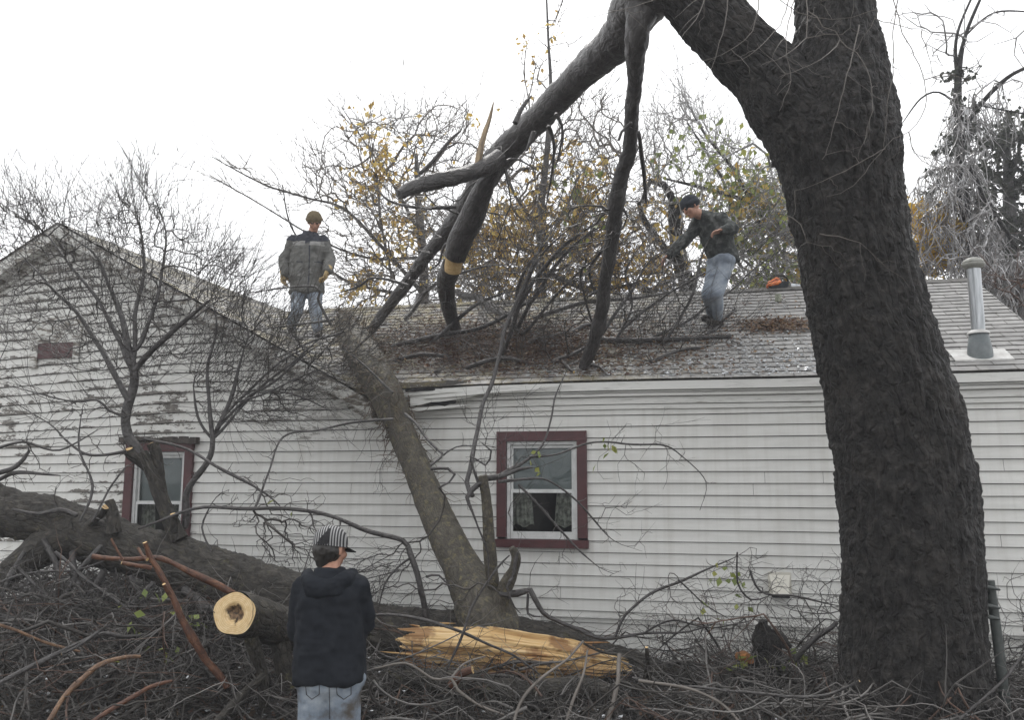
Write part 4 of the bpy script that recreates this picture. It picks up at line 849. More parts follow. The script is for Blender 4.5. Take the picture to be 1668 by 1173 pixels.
# shaggy roots of old vines clinging to the upper stem
mb = MB(); SPp = path(STEM[6:])
Pst, Rst = catmull(*P3(STEM[6:]), .05)
for k in range(800):
    i = min(len(Pst) - 1, int(RNG.beta(1.3, 1.0) * len(Pst))); d = norm(RNG.normal(0, 1, 3)); p0 = Pst[i] + d * Rst[i] * 1.0
    ax = norm(Pst[min(i + 1, len(Pst) - 1)] - Pst[max(i - 1, 0)]); L_ = RNG.uniform(.1, .45)
    v = norm(ax * RNG.choice([-1, -1, 1]) * .9 + RNG.normal(0, .35, 3) + d * .25); q = [p0]
    for s in range(7): v = norm(v + RNG.normal(0, .38, 3)); q.append(q[-1] + v * L_ / 7)
    mb.twig(q, np.linspace(RNG.uniform(.003, .008), .001, 8), 3)
mb.build('vine', mat('matted vine', (.15, .12, .09), .8, [(.07, .055, .045), (.24, .19, .14)], nscale=5), ft_)
mb = MB()
leaves_near(mb, chR, [at(x, y, 6.8) for x, y in ((1150, 975), (1165, 972), (1190, 968), (1155, 1015), (960, 710), (975, 745))], .16, 6, .075, .8); leaves_near(mb, chL, [at(455, 810, 6.8)], .2, 2, .06)
mb.build('leaves', LEAF_G, ft_)

# ------------------------------------------------------------------ branches and logs lying about
def cut_branch(name, label, segs, m, cat='branch', group=None, side=None, capm=CUT, sides=14, k=.58):
    c = P3(segs[0])[0].mean(0); t = thing(name, (c[0], c[1], 0.0), label, cat, group)
    mb = MB()
    sp = MB()
    for s in segs:
        P, R_ = P3(s); R_ = R_ * k; P, R_ = catmull(P, R_, .035); n = len(P); s_ = np.arange(n) * .035; o = RNG.random() * 50; w1 = np.minimum(1, np.minimum(s_, s_[::-1]) / .15)[:, None]
        P = P + w1 * np.stack([vnoise(np.stack([s_ * f_, s_ * 0 + o + j, s_ * 0], -1)) for j, f_ in ((0, 4), (9, 4), (18, 5))], -1) * np.minimum(.04, R_.mean() * 1.9)
        R_ = R_ * (1 + .16 * vnoise(P, 11) + .10 * np.maximum(0, vnoise(P, 26, 4))); mb.tube(P, R_, sides, capm=1, disp=lambda V, D, RR: .10 * RR[:, None] * vnoise(V, 45))
        for _ in range(int(n * .22)):
            i = RNG.integers(1, n - 1); v = norm(norm(P[i + 1] - P[i - 1]) * RNG.choice([-1, 1]) * .5 + RNG.normal(0, 1, 3)); L_ = RNG.uniform(.03, .22); q = [P[i]]
            for _k in range(4): v = norm(v + RNG.normal(0, .22, 3)); q.append(q[-1] + v * L_ / 4)
            sp.twig(q, np.linspace(min(.0035, R_[i] * .5), .001, 5), 4)
    if sp.n: tag(sp.build('spur_twigs', m if m in (TWIG_PALE,) else TWIG, t), kind='stuff')
    mb.build('bark', [m, capm], t)
    if side:
        mb = MB(); tg = fill(side[0], side[1], side[2], side[3]); emit(mb, grow([P3(s)[0] for s in segs], tg, .3, .07, .008, .0014), .006); mb.build('twigs', TWIG, t)
    return t
sl_ = thing('sawn_log', tuple(at(420, 1010, 5.8) * np.array([1, 1, 0])), 'sawn log with round pale end and dark rotten heart, beside the man in black hoodie', 'log')
mb = MB(); limb(mb, [(382, 1000, 34, 5.45), (400, 1003, 34), (440, 1014, 33), (490, 1030, 32, 6.2)], 48, .02, .05, cap0=False, ridge=.006); limb(mb, [(405, 1020, 12, 5.6), (415, 1060, 11), (428, 1100, 9), (430, 1150, 8, 5.8)], 14, .03, .1); limb(mb, [(455, 1020, 18, 5.9), (460, 1070, 16), (470, 1120, 14, 6.0)], 16, .03, .1); mb.build('bark', BARK_LOG, sl_)
mb = MB(); P, R_ = P3([(382, 1000, 34.5, 5.445), (400, 1003, 34, 5.6)]); ax = norm(P[0] - P[1]); u = norm(np.cross(ax, [0, 0, 1])); v_ = np.cross(u, ax); nr, na = 10, 56; V = []; uv = []
for i in range(nr + 1):
    for k in range(na):
        a = 2 * math.pi * k / na; r = R_[0] * 1.0 * i / nr * (1 + .05 * math.sin(2 * a + 1) + .03 * math.sin(5 * a)); rr = i / nr
        hole = -.05 * max(0, 1 - (rr / .5) ** 2) * (1 if rr < .5 else 0)
        V.append(P[0] + u * math.cos(a) * r + v_ * math.sin(a) * r + ax * (hole + .004)); uv.append((math.cos(a) * r, math.sin(a) * r))
q = [[i * na + k, (i + 1) * na + k, (i + 1) * na + (k + 1) % na, i * na + (k + 1) % na] for i in range(nr) for k in range(na)]; mb.add(V, q, None, [[uv[j] for j in f] for f in q]); mb.build('cut_face', CUTRING, sl_)
cut_branch('cut_branch', 'straight red-brown branch with pale sawn tips running down to the round sawn log', [[(150, 906, 7, 5.55), (200, 910, 6), (250, 916, 7), (300, 932, 8), (350, 953, 9), (395, 976, 9, 5.9)]], BARK_RED)
cut_branch('cut_branch', 'forked red-brown branch with several pale sawn stubs standing left of the sawn log', [[(236, 884, 6, 5.5), (243, 910, 8), (258, 935, 8), (285, 975, 9), (300, 1005, 10), (322, 1045, 11), (345, 1085, 11), (370, 1120, 9, 5.7)], [(198, 917, 5, 5.4), (225, 920, 6), (246, 926, 6, 5.5)], [(181, 878, 3, 5.5), (192, 898, 3), (200, 912, 3, 5.5)], [(225, 893, 4, 5.55), (232, 905, 4), (240, 912, 5, 5.5)], [(267, 952, 5, 5.4), (276, 968, 6, 5.45)]], BARK_RED)
cut_branch('cut_branch', 'orange-tan branch slanting up from the bottom edge at the left', [[(60, 1200, 7, 5.0), (95, 1150, 7), (125, 1115, 8), (165, 1082, 7), (205, 1070, 6), (228, 1070, 5, 5.6)]], BARK_TAN)
cut_branch('cut_branch', 'reddish branch slanting along the bottom left of the brush', [[(140, 1185, 7, 5.1), (180, 1155, 7), (220, 1132, 7), (262, 1115, 6), (280, 1110, 4, 5.5)]], BARK_RED)
cut_branch('fallen_branch', 'long grey forked branch lying across brush at far left', [[(-30, 1135, 7, 5.3), (30, 1100, 7), (80, 1075, 7), (130, 1052, 6), (165, 1035, 6), (200, 1036, 5), (240, 1034, 4, 6.0)], [(100, 1066, 4, 5.6), (140, 1045, 4), (175, 1020, 3, 5.8)]], BARK_LIMB, side=([(0, 1000), (240, 1000), (240, 1110), (0, 1150)], 30, 5.4, 6.0))
cut_branch('fallen_branch', 'thin tan branch sloping down rightwards at far left', [[(-30, 1010, 4, 5.6), (40, 1036, 4), (90, 1052, 4), (130, 1062, 3, 6.0)]], BARK_TAN)
cut_branch('fallen_branch', 'mossy thick branch at the bottom left of the man in the black hoodie', [[(335, 1200, 15, 5.3), (365, 1160, 12), (400, 1128, 11), (430, 1100, 9, 5.7)]], BARK_LOG)
cut_branch('fallen_branch', 'long arching grey branch crossing in front of the torn wood', [[(600, 1005, 4, 6.3), (640, 1004, 4), (690, 1012, 5), (740, 1028, 4), (790, 1048, 4), (840, 1072, 3), (880, 1100, 2, 6.3)]], BARK_LIMB)
cut_branch('fallen_branch', 'thin branch leaning up in front of the stem base', [[(725, 1100, 3, 6.2), (742, 1058, 4), (762, 1005, 4), (785, 965, 4), (812, 925, 3), (830, 905, 2, 6.3)]], BARK_LIMB)
cut_branch('fallen_branch', 'curved pale branch rising towards the torn wood', [[(835, 1190, 4, 5.5), (850, 1140, 4), (880, 1105, 4), (920, 1075, 3), (950, 1045, 3, 6.0)]], TWIG_PALE)
cut_branch('fallen_branch', 'pale slender branch standing nearly upright at the bottom centre', [[(918, 1190, 4, 5.6), (935, 1140, 4), (950, 1100, 4), (957, 1060, 3, 5.9)]], TWIG_PALE)
cut_branch('fallen_branch', 'thick pale grey stick standing upright below the right end of the torn wood', [[(985, 1190, 7, 5.6), (995, 1140, 6), (1003, 1100, 6), (1009, 1066, 5, 5.9)]], TWIG_PALE)
cut_branch('fallen_branch', 'pale forked branch lying right of the man in the black hoodie', [[(610, 1090, 3, 5.9), (660, 1082, 3), (705, 1104, 4), (735, 1106, 4), (745, 1125, 4), (780, 1150, 4), (820, 1165, 3, 5.7)], [(735, 1105, 3, 5.8), (755, 1080, 3), (790, 1070, 2, 6.0)]], TWIG_PALE)
cut_branch('fallen_branch', 'short broken branch end with pale tip below the torn wood', [[(735, 1118, 12, 6.0), (755, 1100, 11), (770, 1092, 9, 5.95)]], BARK_RED)
cut_branch('fallen_branch', 'long grey branch curving along the brush in front of the dark trunk', [[(1030, 1105, 4, 5.7), (1090, 1116, 4), (1160, 1124, 4), (1230, 1128, 4), (1300, 1134, 4), (1350, 1130, 4), (1400, 1110, 3, 5.0)]], BARK_LIMB)
cut_branch('fallen_branch', 'pale curved branch running to the bottom edge right of centre', [[(1040, 1110, 4, 5.6), (1110, 1120, 4), (1150, 1135, 4), (1185, 1155, 4), (1215, 1190, 4, 5.3)]], TWIG_PALE)
cut_branch('fallen_branch', 'dark branch slanting down across the green post at the bottom right', [[(1690, 1040, 4, 5.2), (1660, 1075, 4), (1630, 1120, 4), (1590, 1155, 4), (1540, 1190, 3, 4.9)]], BARK_LIMB)
cut_branch('fallen_branch', 'straight dark stick leaning on the brush left of the dark trunk', [[(1290, 1082, 8, 6.5), (1325, 1050, 8), (1364, 1014, 6, 6.4)]], BARK_LIMB, capm=BARK_LIMB)
cut_branch('fallen_branch', 'knotted thorny branch end at the right tip of the torn wood', [[(950, 1048, 3, 6.2), (980, 1062, 4), (1010, 1068, 4), (1040, 1085, 5), (1055, 1110, 7), (1060, 1150, 8, 6.2)], [(1050, 1105, 6, 6.2), (1052, 1075, 6), (1053, 1055, 4, 6.1)], [(1010, 1110, 5, 6.1), (1040, 1120, 5), (1060, 1140, 4, 6.1)]], BARK_LOG)
cut_branch('fallen_log', 'dark log lying low under the torn wood', [[(560, 1110, 18, 6.4), (650, 1118, 20), (760, 1120, 22), (880, 1128, 20), (1000, 1135, 16, 6.3)]], BARK_LOG, 'log', sides=28, k=1)
cut_branch('fallen_branch', 'thick twisted branch lying on the roof left of the vertical limb', [[(835, 520, 8, 'R'), (800, 545, 7), (770, 570, 6), (720, 600, 6), (706, 606, 4, 'R')]], BARK_LIMB, side=([(700, 560), (860, 540), (860, 610), (700, 620)], 30, 'R', .06), group='branches lying on the roof')
cut_branch('fallen_branch', 'grey branch with pale cut tip lying on the roof beside the vertical limb foot', [[(877, 543, 4, 'R'), (890, 560, 5), (915, 588, 5), (935, 606, 4, 'R')]], BARK_LIMB, group='branches lying on the roof')
cut_branch('fallen_branch', 'long straight branch lying over the shingles in the middle of roof', [[(860, 560, 5, 'R'), (920, 545, 5, 'R'), (990, 520, 5, 'R'), (1045, 505, 3, 'R')]], BARK_LIMB, side=([(860, 500), (1050, 480), (1060, 550), (860, 590)], 60, 'R', .1), group='branches lying on the roof')
# jagged stump chunk by the wall
st = thing('broken_stump', tuple(at(1250, 1100, 6.6) * np.array([1, 1, 0])), 'jagged dark broken stump with an orange rotten knot standing left of the dark trunk', 'stump')
mb = MB()
P, R_ = catmull(*P3([(1245, 1120, 26, 6.6), (1246, 1080, 22), (1248, 1045, 18), (1244, 1012, 9, 6.6)]), .02)
mb.tube(P, R_, 26, disp=lambda V, D, RR: .035 * vnoise(V, 12) + .02 * vnoise(V, 30, 4))
P, R_ = catmull(*P3([(1250, 1030, 8, 6.6), (1270, 1042, 11), (1288, 1056, 5, 6.55)]), .02); mb.tube(P, R_, 16, disp=lambda V, D, RR: .02 * vnoise(V, 22)); mb.build('trunk', BARK_BIG, st)
mb = MB(); kc = at(1216, 1073, 6.5); mb.tube([kc + HF * .12 + [0, 0, -.02], kc + HF * .02, kc - HF * .03 + RIGHT * .01], [.05, .045, .038], 14, disp=lambda V, D, RR: .015 * vnoise(V, 35)); mb.build('knot', mat('orange rotten wood', (.3, .11, .03), .7, [(.1, .04, .015), (.4, .17, .05)], nscale=25), st)
# tangled crown of broken branches lying on the roof
fc = thing('branch_tangle', tuple(onR(930, 540)), 'tangle of thin bare fallen branches heaped on the roof between the two hanging limbs', 'branches')
CR = [[(640, 565, 7, 'R'), (710, 548, 7), (790, 530, 6), (860, 490, 5), (900, 460, 3, 9.6)], [(630, 590, 6, 'R'), (690, 578, 6), (760, 585, 5), (830, 572, 4, 'R')], [(700, 560, 6, 'R'), (745, 520, 6), (790, 490, 5), (850, 470, 3, 9.6)], [(900, 590, 6, 'R'), (960, 560, 5), (1010, 500, 5), (1050, 440, 3), (1080, 400, 2, 9.4)], [(760, 600, 7, 'R'), (820, 585, 6), (880, 590, 5), (940, 580, 4, 'R')], [(870, 520, 7, 'R'), (930, 500, 6), (1000, 490, 5), (1080, 480, 4), (1120, 470, 2, 9.8)], [(660, 520, 5, 'R'), (700, 470, 5), (760, 440, 4), (830, 430, 3, 9.6)], [(1060, 590, 5, 'R'), (1120, 570, 5), (1180, 560, 4), (1250, 530, 3, 'R')], [(835, 540, 7, 'R'), (850, 500, 7), (875, 450, 6), (920, 400, 5), (960, 370, 3), (1000, 340, 2, 8.4)], [(842, 540, 6, 'R'), (865, 490, 6), (900, 440, 5), (945, 395, 4), (985, 365, 2, 8.6)], [(838, 530, 6, 'R'), (845, 470, 5), (870, 420, 4), (900, 385, 2, 8.6)], [(850, 545, 5, 'R'), (905, 480, 4), (960, 430, 3), (1000, 400, 2, 9.1)],
      [(812, 590, 5, 'R'), (838, 520, 6), (862, 455, 5), (890, 400, 4), (930, 370, 2, 8.3)], [(1080, 560, 5, 'R'), (1110, 520, 4), (1130, 470, 4), (1150, 400, 3), (1165, 380, 2, 9.1)], [(1150, 545, 5, 'R'), (1180, 520, 5), (1200, 500, 3, 'R')], [(1010, 540, 4, 'R'), (1060, 500, 4), (1130, 455, 3), (1200, 420, 2), (1280, 360, 2, 9.4)], [(1040, 560, 4, 'R'), (1100, 530, 4), (1180, 480, 3), (1240, 430, 2), (1300, 390, 2, 9.6)],
      [(1000, 560, 4, 'R'), (1030, 500, 3), (1020, 440, 3), (1060, 380, 2, 9.2)]]
for b_ in CR: shoot(b_, BARK_LIMB, fc, .6)
mb = MB(); tg = np.concatenate([fill([(760, 470), (850, 380), (960, 330), (1000, 380), (980, 500), (900, 560), (800, 560)], 760, 8.2, 9.4), fill([(990, 400), (1100, 420), (1140, 560), (1000, 600)], 320, 8.3, 9.2), fill([(620, 540), (820, 500), (940, 520), (940, 600), (650, 620)], 360, 'R', .12), fill([(1000, 520), (1200, 470), (1220, 560), (1000, 590)], 200, 'R', .15), fill([(1160, 380), (1290, 340), (1310, 440), (1200, 500)], 220, 9.0, 10.0)])
rz = EZ + SL * (tg[:, 1] - EY); tg = tg[tg[:, 2] > rz + .01]
chC = grow([path(b_) for b_ in CR], tg, .34, .11, .006, .0024, curl=.5); emit(mb, chC, .009); shoots(mb, chC, 1100, .2, .7, at(840, 600, 8.2), .35, .4, .0026); tag(mb.build('twigs', TWIG, fc), kind='stuff')
mb = MB(); leaves_near(mb, chC, [at(x, y, 8.8) for x, y in ((940, 310), (950, 330), (1250, 360), (1200, 400))], .5, 6, .08); mb.build('leaves', LEAF_G, fc)
# nest-like dark clump at the feet of the man on the left
# leaf litter and broken ice on the roof, brush on the ground
mb = MB()
for k in range(12000):
    c = RNG.random()
    if c < .62: x, y = RNG.normal(800, 110), RNG.normal(560, 24)
    elif c < .8: x, y = RNG.normal(1000, 110), RNG.normal(565, 25)
    elif c < .92: x, y = RNG.normal(1265, 38), RNG.normal(528, 6)
    else: x, y = RNG.uniform(560, 1300), RNG.uniform(480, 610)
    p = onR(x, y, .018 + abs(RNG.normal(0, .015)))
    if EY + .02 < p[1] < RY - .05 and p[0] < CX and x > 590:
        d = norm(RNG.normal(0, 1, 3) * [1, 1, .3]); u = norm(np.cross(d, RNG.normal(0, .3, 3) + [0, -.5, 1])); s = RNG.uniform(.02, .055); r = RNG.random()
        mb.add([p, p + d * s * .5 + u * s * .35, p + d * s, p + d * s * .5 - u * s * .35], [[0, 1, 2, 3]], None, np.full((1, 4, 2), r))
for k in range(1400):
    x, y = RNG.normal(790, 120), RNG.normal(560, 22); p = onR(x, y, .03)
    if EY + .05 < p[1] < RY - .05 and x > 600:
        d = norm(RNG.normal(0, 1, 3) * [1, .6, .15]); L_ = RNG.uniform(.1, .4); mb.twig([p, p + d * L_ * .5 + [0, 0, .02], p + d * L_], [.004, .003, .001], 3)
tag(mb.build('leaf_litter', [LITTER]), 'red-brown dead leaves and bark bits strewn over the roof', 'leaf litter', kind='stuff')
def icebits(poly_or, n, fn):
    mb = MB()
    for k in range(n):
        p = fn(); s = RNG.uniform(.006, .022); a = RNG.uniform(0, 6.28); d = np.array([math.cos(a), math.sin(a), RNG.uniform(-.4, .4)]); u = norm(np.cross(d, RNG.normal(0, .4, 3) + [0, 0, 1])); nn = np.cross(d, u)
        v = [p + d * s * 1.4, p + u * s * .7, p - d * s * 1.2, p - u * s * .6, p + nn * s * .7, p - nn * s * .3]
        mb.add(v, None, [[0, 1, 4], [1, 2, 4], [2, 3, 4], [3, 0, 4], [1, 0, 5], [2, 1, 5], [3, 2, 5], [0, 3, 5]])
    return mb
def roofpt():
    while True:
        x, y = RNG.uniform(850, 1345), RNG.uniform(485, 612)
        if RNG.random() < (y - 470) / 150:
            p = onR(x, y, .02)
            if EY + .02 < p[1] < RY - .1: return p
tag(icebits(0, 1500, roofpt).build('ice_chips', ICE, smooth=False), 'small bright chips of broken ice scattered over the shingles', 'ice', kind='stuff')
def gpt():
    x, y = RNG.uniform(-5, 3.2), RNG.uniform(5.2, 7.8); return np.array([x, y, RNG.uniform(.25, .75) * (.8 if x > -2 else 1.1)])
tag(icebits(0, 1300, gpt).build('ice_glaze', ICE, smooth=False), 'glints of broken ice caught in the brush on the ground', 'ice', kind='stuff')
# brush pile
def pile_top(x, y):
    l = 1.15 / (1 + math.exp((x + 2.9) / .35)); c = .62 + .12 * math.sin(x * 2.1) + .06 * math.sin(x * 5 + 1)
    t = max(l, c) + .07 * math.sin(x * 3.3 + y * 2) + .06 * math.sin(x * 7 - y * 5)
    if x > 1.2: t += .1
    if y < 5.6: t -= (5.6 - y) * .5
    if y > 7.3: t -= (y - 7.3) * .25
    return t
mbs = [MB(), MB(), MB()]
for k in range(8200):
    x, y = RNG.uniform(-6.6, 4.2), RNG.uniform(5.0, 7.95); zt = pile_top(x, y)
    z = zt * (1 - abs(RNG.normal(0, .35)))
    if z < .1: z = RNG.uniform(.1, zt)
    p = np.array([x, y, z]); a = RNG.uniform(0, 2 * math.pi); v = norm([math.cos(a), math.sin(a) * .7, RNG.normal(.05, .35)]); L_ = RNG.gamma(3, .22) + .2; n = max(5, int(L_ / .07))
    r0 = min(.018, .0030 + .007 * RNG.random() ** 3 + (.009 if RNG.random() < .06 else 0)); cv = RNG.normal(0, .09, 3); q = [p]
    for s in range(n):
        v = norm(v + cv + RNG.normal(0, .12, 3)); nx = q[-1] + v * L_ / n
        if nx[2] > zt + .12: v[2] = -abs(v[2]) * .5; nx = q[-1] + v * L_ / n
        nx[1] = min(nx[1], 8.2); nx[2] = max(nx[2], .05); q.append(nx)
    m_ = mbs[0 if k % 16 < 8 else (1 if k % 16 < 15 else 2)]; m_.twig(q, np.linspace(r0, r0 * .35, n + 1), 3 if r0 < .006 else 5)
    for _ in range(RNG.integers(1, 5)):
        i = RNG.integers(1, n); v2 = norm(RNG.normal(0, 1, 3) * [1, 1, .7]); l2 = RNG.uniform(.06, .3); q2 = [q[i]]
        for s in range(4): v2 = norm(v2 + RNG.normal(0, .2, 3)); q2.append(q2[-1] + v2 * l2 / 4)
        m_.twig(q2, np.linspace(r0 * .6, .0009, 5), 3)
for k in range(420):
    left = RNG.random() < .6
    x, y = (RNG.uniform(-6.2, -2.6), RNG.uniform(5.4, 7.6)) if left else (RNG.uniform(-2.4, 3.4), RNG.uniform(5.3, 7.9)); zt = pile_top(x, y)
    v = norm([RNG.normal(0, 1), RNG.normal(0, .4), abs(RNG.normal(.25, .4))]); L_ = RNG.uniform(.5, 1.7) * (1 if left else .8); q = [np.array([x, y, zt * RNG.uniform(.3, .9)])]; cv = RNG.normal(0, .05, 3); n = 14; r0 = RNG.uniform(.004, .012)
    for s in range(n):
        v = norm(v + cv + RNG.normal(0, .06, 3)); nx = q[-1] + v * L_ / n
        if nx[2] > zt + .35: v[2] = -abs(v[2]) * .3; nx = q[-1] + v * L_ / n
        nx[1] = min(nx[1], 8.2); q.append(nx)
    m_ = mbs[int(RNG.choice([0, 1, 1, 2], p=[.5, .2, .2, .1]))]; m_.twig(q, np.linspace(r0, r0 * .3, n + 1), 5)
    for _ in range(RNG.integers(4, 10)):
        i = RNG.integers(2, n); v2 = norm(norm(q[i + 1 if i < n else i] - q[i - 1]) * .8 + RNG.normal(0, .6, 3)); l2 = RNG.uniform(.1, .45); q2 = [q[i]]
        for s in range(5): v2 = norm(v2 + RNG.normal(0, .1, 3)); q2.append(q2[-1] + v2 * l2 / 5)
        m_.twig(q2, np.linspace(r0 * .5, .001, 6), 3)
for m_, mt, nm, lb in ((mbs[0], mat('dark wet brush', (.03, .026, .022), .5, [(.016, .014, .012), (.045, .039, .033)], nscale=3), 'brush_pile', 'dense tangle of dark broken twigs covering the ground'), (mbs[1], mat('grey brush twigs', (.1, .09, .08), .45, [(.05, .046, .042), (.19, .18, .17)], nscale=3), 'brush_pile', 'grey broken twigs mixed through the brush on the ground'), (mbs[2], TWIG_RED, 'brush_pile', 'reddish broken twigs mixed through the brush on the ground')):
    tag(m_.build(nm, mt), lb, 'brush', kind='stuff')
mb = MB()
for k in range(3500):
    x, y = RNG.uniform(-6, 4), RNG.uniform(5.2, 8.0); p = np.array([x, y, RNG.uniform(.15, .55)]); leaf(mb, p, RNG.uniform(.03, .06), .1)
tag(mb.build('leaf_litter', LITTER), 'brown dead leaves lying through the brush on the ground', 'leaf litter', kind='stuff')
# upright suckers at the right in front of the wall
def shrub(name, label, base, poly, n, h0, h1, m=TWIG, leafc=None, lm=None, bf=.3, cat='shrub', seeds=None):
    b0 = at(*base); t = thing(name, (b0[0], b0[1], 0), label, cat); mb = MB(); top = at(base[0] + RNG.uniform(-10, 10), base[1] - 60, base[2])
    sd = seeds or [[b0 * [1, 1, 0], b0, top]]
    for s in sd: P, R_ = catmull(s, np.linspace(.02, .008, len(s)), .06); mb.twig(P, R_, 6)
    mb.build('trunk', m, t); mb = MB(); tg = fill(poly, n, h0, h1); tg = tg[tg[:, 1] < 8.2] if h0 < 9 else tg
    ch = grow(sd, tg, bf, .07, .008, .0014); emit(mb, ch, .008); mb.build('twigs', m, t)
    if leafc: mb = MB(); leaves_near(mb, ch, [at(*c) for c in leafc], .18, 9, .08); mb.build('leaves', lm, t)
    return t
shrub('bare_shrub', 'thin bare shrub between the stump and the dark trunk against the wall', (1330, 1120, 7.0), [(1200, 960), (1380, 880), (1385, 1100), (1180, 1100)], 170, 6.4, 7.4, leafc=[(1265, 1085, 6.5), (1280, 1075, 6.5), (1195, 1110, 6.4)], lm=LEAF_G)
shrub('bare_shrub', 'bare leafless shrub at the far right behind the green post', (1660, 1130, 6.6), [(1590, 960), (1690, 880), (1720, 1130), (1600, 1140)], 170, 6.0, 7.0)
shrub('bare_shrub', 'yellow-leaved sapling shoots left of the forked cut branch', (250, 1110, 6.3), [(150, 940), (330, 960), (330, 1090), (150, 1080)], 90, 6.0, 6.8, leafc=[(236, 985, 6.2), (240, 1030, 6.2), (300, 985, 6.3)], lm=LEAF_G)
# dense dark shoots under the raised log at the left
mbx = [[at(40 + 45 * k, 1130, 7.1 + .1 * (k % 3)), at(60 + 44 * k + 14 * (k % 2), 1030, 7.2), at(50 + 46 * k, 925, 7.25)] for k in range(7)]
shrub('bare_shrub', 'thicket of dark bare shoots under the raised end of the fallen trunk', (150, 1130, 7.2), [(0, 900), (330, 950), (460, 1010), (460, 1080), (0, 1080)], 520, 6.6, 7.5, seeds=mbx)
# fence post
fp = thing('fence_post', tuple(at(1640, 1250, 5.6) * np.array([1, 1, 0])), 'leaning dull green metal fence post right of the dark trunk', 'post')
mb = MB(); P, R_ = P3([(1650, 1300, 9, 5.6), (1640, 1173, 8.5), (1626, 1050, 8), (1612, 946, 7.5, 5.6)]); mb.tube(P, R_, 20, dome=.1); mb.build('pole', POSTG, fp)
for y in (955, 985, 1003):
    mb = MB(); mb.tube([at(1600, y, 5.55), at(1614, y + 3, 5.53), at(1628, y + 6, 5.56)], [.009, .013, .008], 8); mb.build('clip', POSTG, fp)

# ------------------------------------------------------------------ trees behind the house
def bg_tree(name, label, trunk, regions, tip=.004, m=TWIG_BG, bf=.38, leafs=None, rmax=.05, droop=0, extra=None, step=.22, group='trees behind the house', jit=.011, hang=0, sh_len=.95):
    P, R_ = P3(trunk); t = thing(name, (P[0][0], P[0][1], 0), label, 'tree', group); mb = MB()
    P = np.vstack([[P[0][0], P[0][1], -.1], P]); R_ = np.concatenate([[R_[0] * 1.3], R_]); C_, CR_ = catmull(P, R_, .1); mb.tube(C_, CR_, 14, disp=lambda V, D, RR: .08 * RR[:, None] * vnoise(V, 6)); seeds = [P]
    for e in extra or []:
        p_, r_ = P3(e); r_ = r_ * .75; c_, cr_ = catmull(p_, r_, .1); mb.tube(c_, cr_, 10, disp=lambda V, D, RR: .1 * RR[:, None] * vnoise(V, 7)); seeds.append(p_)
    exch = [catmull(*P3(e), .2) for e in extra or []]; mb.build('trunk', BARK_LIMB if m is not TWIG_ICE else BARK_BIG, t)
    tg = np.concatenate([fill(*r) for r in regions]); ch = grow(seeds, tg, bf, step, jit, tip, droop=droop); mb = MB(); emit(mb, ch, rmax); shoots(mb, exch, 14 * len(exch), .4, 1.2, P[1] + np.array([0, 0, 1.]), .3, .4, tip) if exch and not hang else None
    if not hang: ch = ch + shoots(mb, ch, int(len(tg) * .5), .3, sh_len, P[1] + np.array([0, 0, 1.]), .25, .3, tip)
    if hang:
        allp = np.concatenate([c[0] for c in ch]); allp = allp[(allp[:, 2] < at(1560, 150, 13.5)[2])]
        for k in range(hang):
            v = norm(RNG.normal(0, .5, 3) + [0, 0, -1]); L_ = RNG.uniform(.25, .9); q_ = [allp[RNG.integers(len(allp))]]
            for _ in range(6): v = norm(v + RNG.normal(0, .16, 3) + [0, 0, -.12]); q_.append(q_[-1] + v * L_ / 6)
            mb.twig(q_, np.linspace(.010, .004, 7), 3)
    mb.build('crown', m, t)
    for (cs_, n, size, lm, sp) in leafs or []:
        mb = MB(); leaves_near(mb, ch, [at(*c) for c in cs_], sp, n, size); mb.build('leaves', lm, t)
    return ch
bg_tree('bare_tree', 'open spreading bare tree behind the man in the grey coat, a few orange leaves left', [(690, 520, 9, 14), (690, 440, 8), (684, 360, 7), (680, 310, 5), (678, 250, 3, 14)],
        [([(350, 250), (480, 300), (520, 420), (560, 480), (640, 480), (640, 330), (520, 250), (470, 330)], 260, 12.5, 14.5), ([(480, 260), (560, 190), (600, 330), (540, 340)], 60, 13, 15), ([(560, 200), (640, 180), (760, 160), (790, 260), (700, 330), (600, 330)], 420, 13, 15.5), ([(560, 380), (700, 330), (740, 500), (560, 520)], 520, 13, 15)],
        tip=.0062, extra=[[(690, 480, 5, 14), (620, 400, 4), (560, 340, 3), (500, 322, 2.5), (430, 300, 2), (345, 255, 1, 13.6)], [(680, 420, 4, 14), (600, 420, 3), (520, 390, 2), (420, 330, 1.5), (350, 290, 1, 13.6)], [(684, 380, 4, 14), (640, 300, 3), (600, 240, 2), (560, 180, 1, 14.4)], [(640, 460, 3, 13.8), (620, 360, 3), (615, 300, 2), (600, 220, 1, 14)], [(660, 480, 4, 14), (560, 455, 3), (480, 380, 2), (460, 300, 1, 13.8)]],
        leafs=[([(600, 270, 14), (615, 262, 14), (620, 290, 14), (570, 290, 14), (590, 215, 14), (632, 250, 14), (670, 370, 14), (668, 350, 14), (655, 380, 14), (590, 465, 14), (600, 480, 14), (650, 420, 13.8), (680, 430, 14)], 60, .12, LEAF_O, .5)])
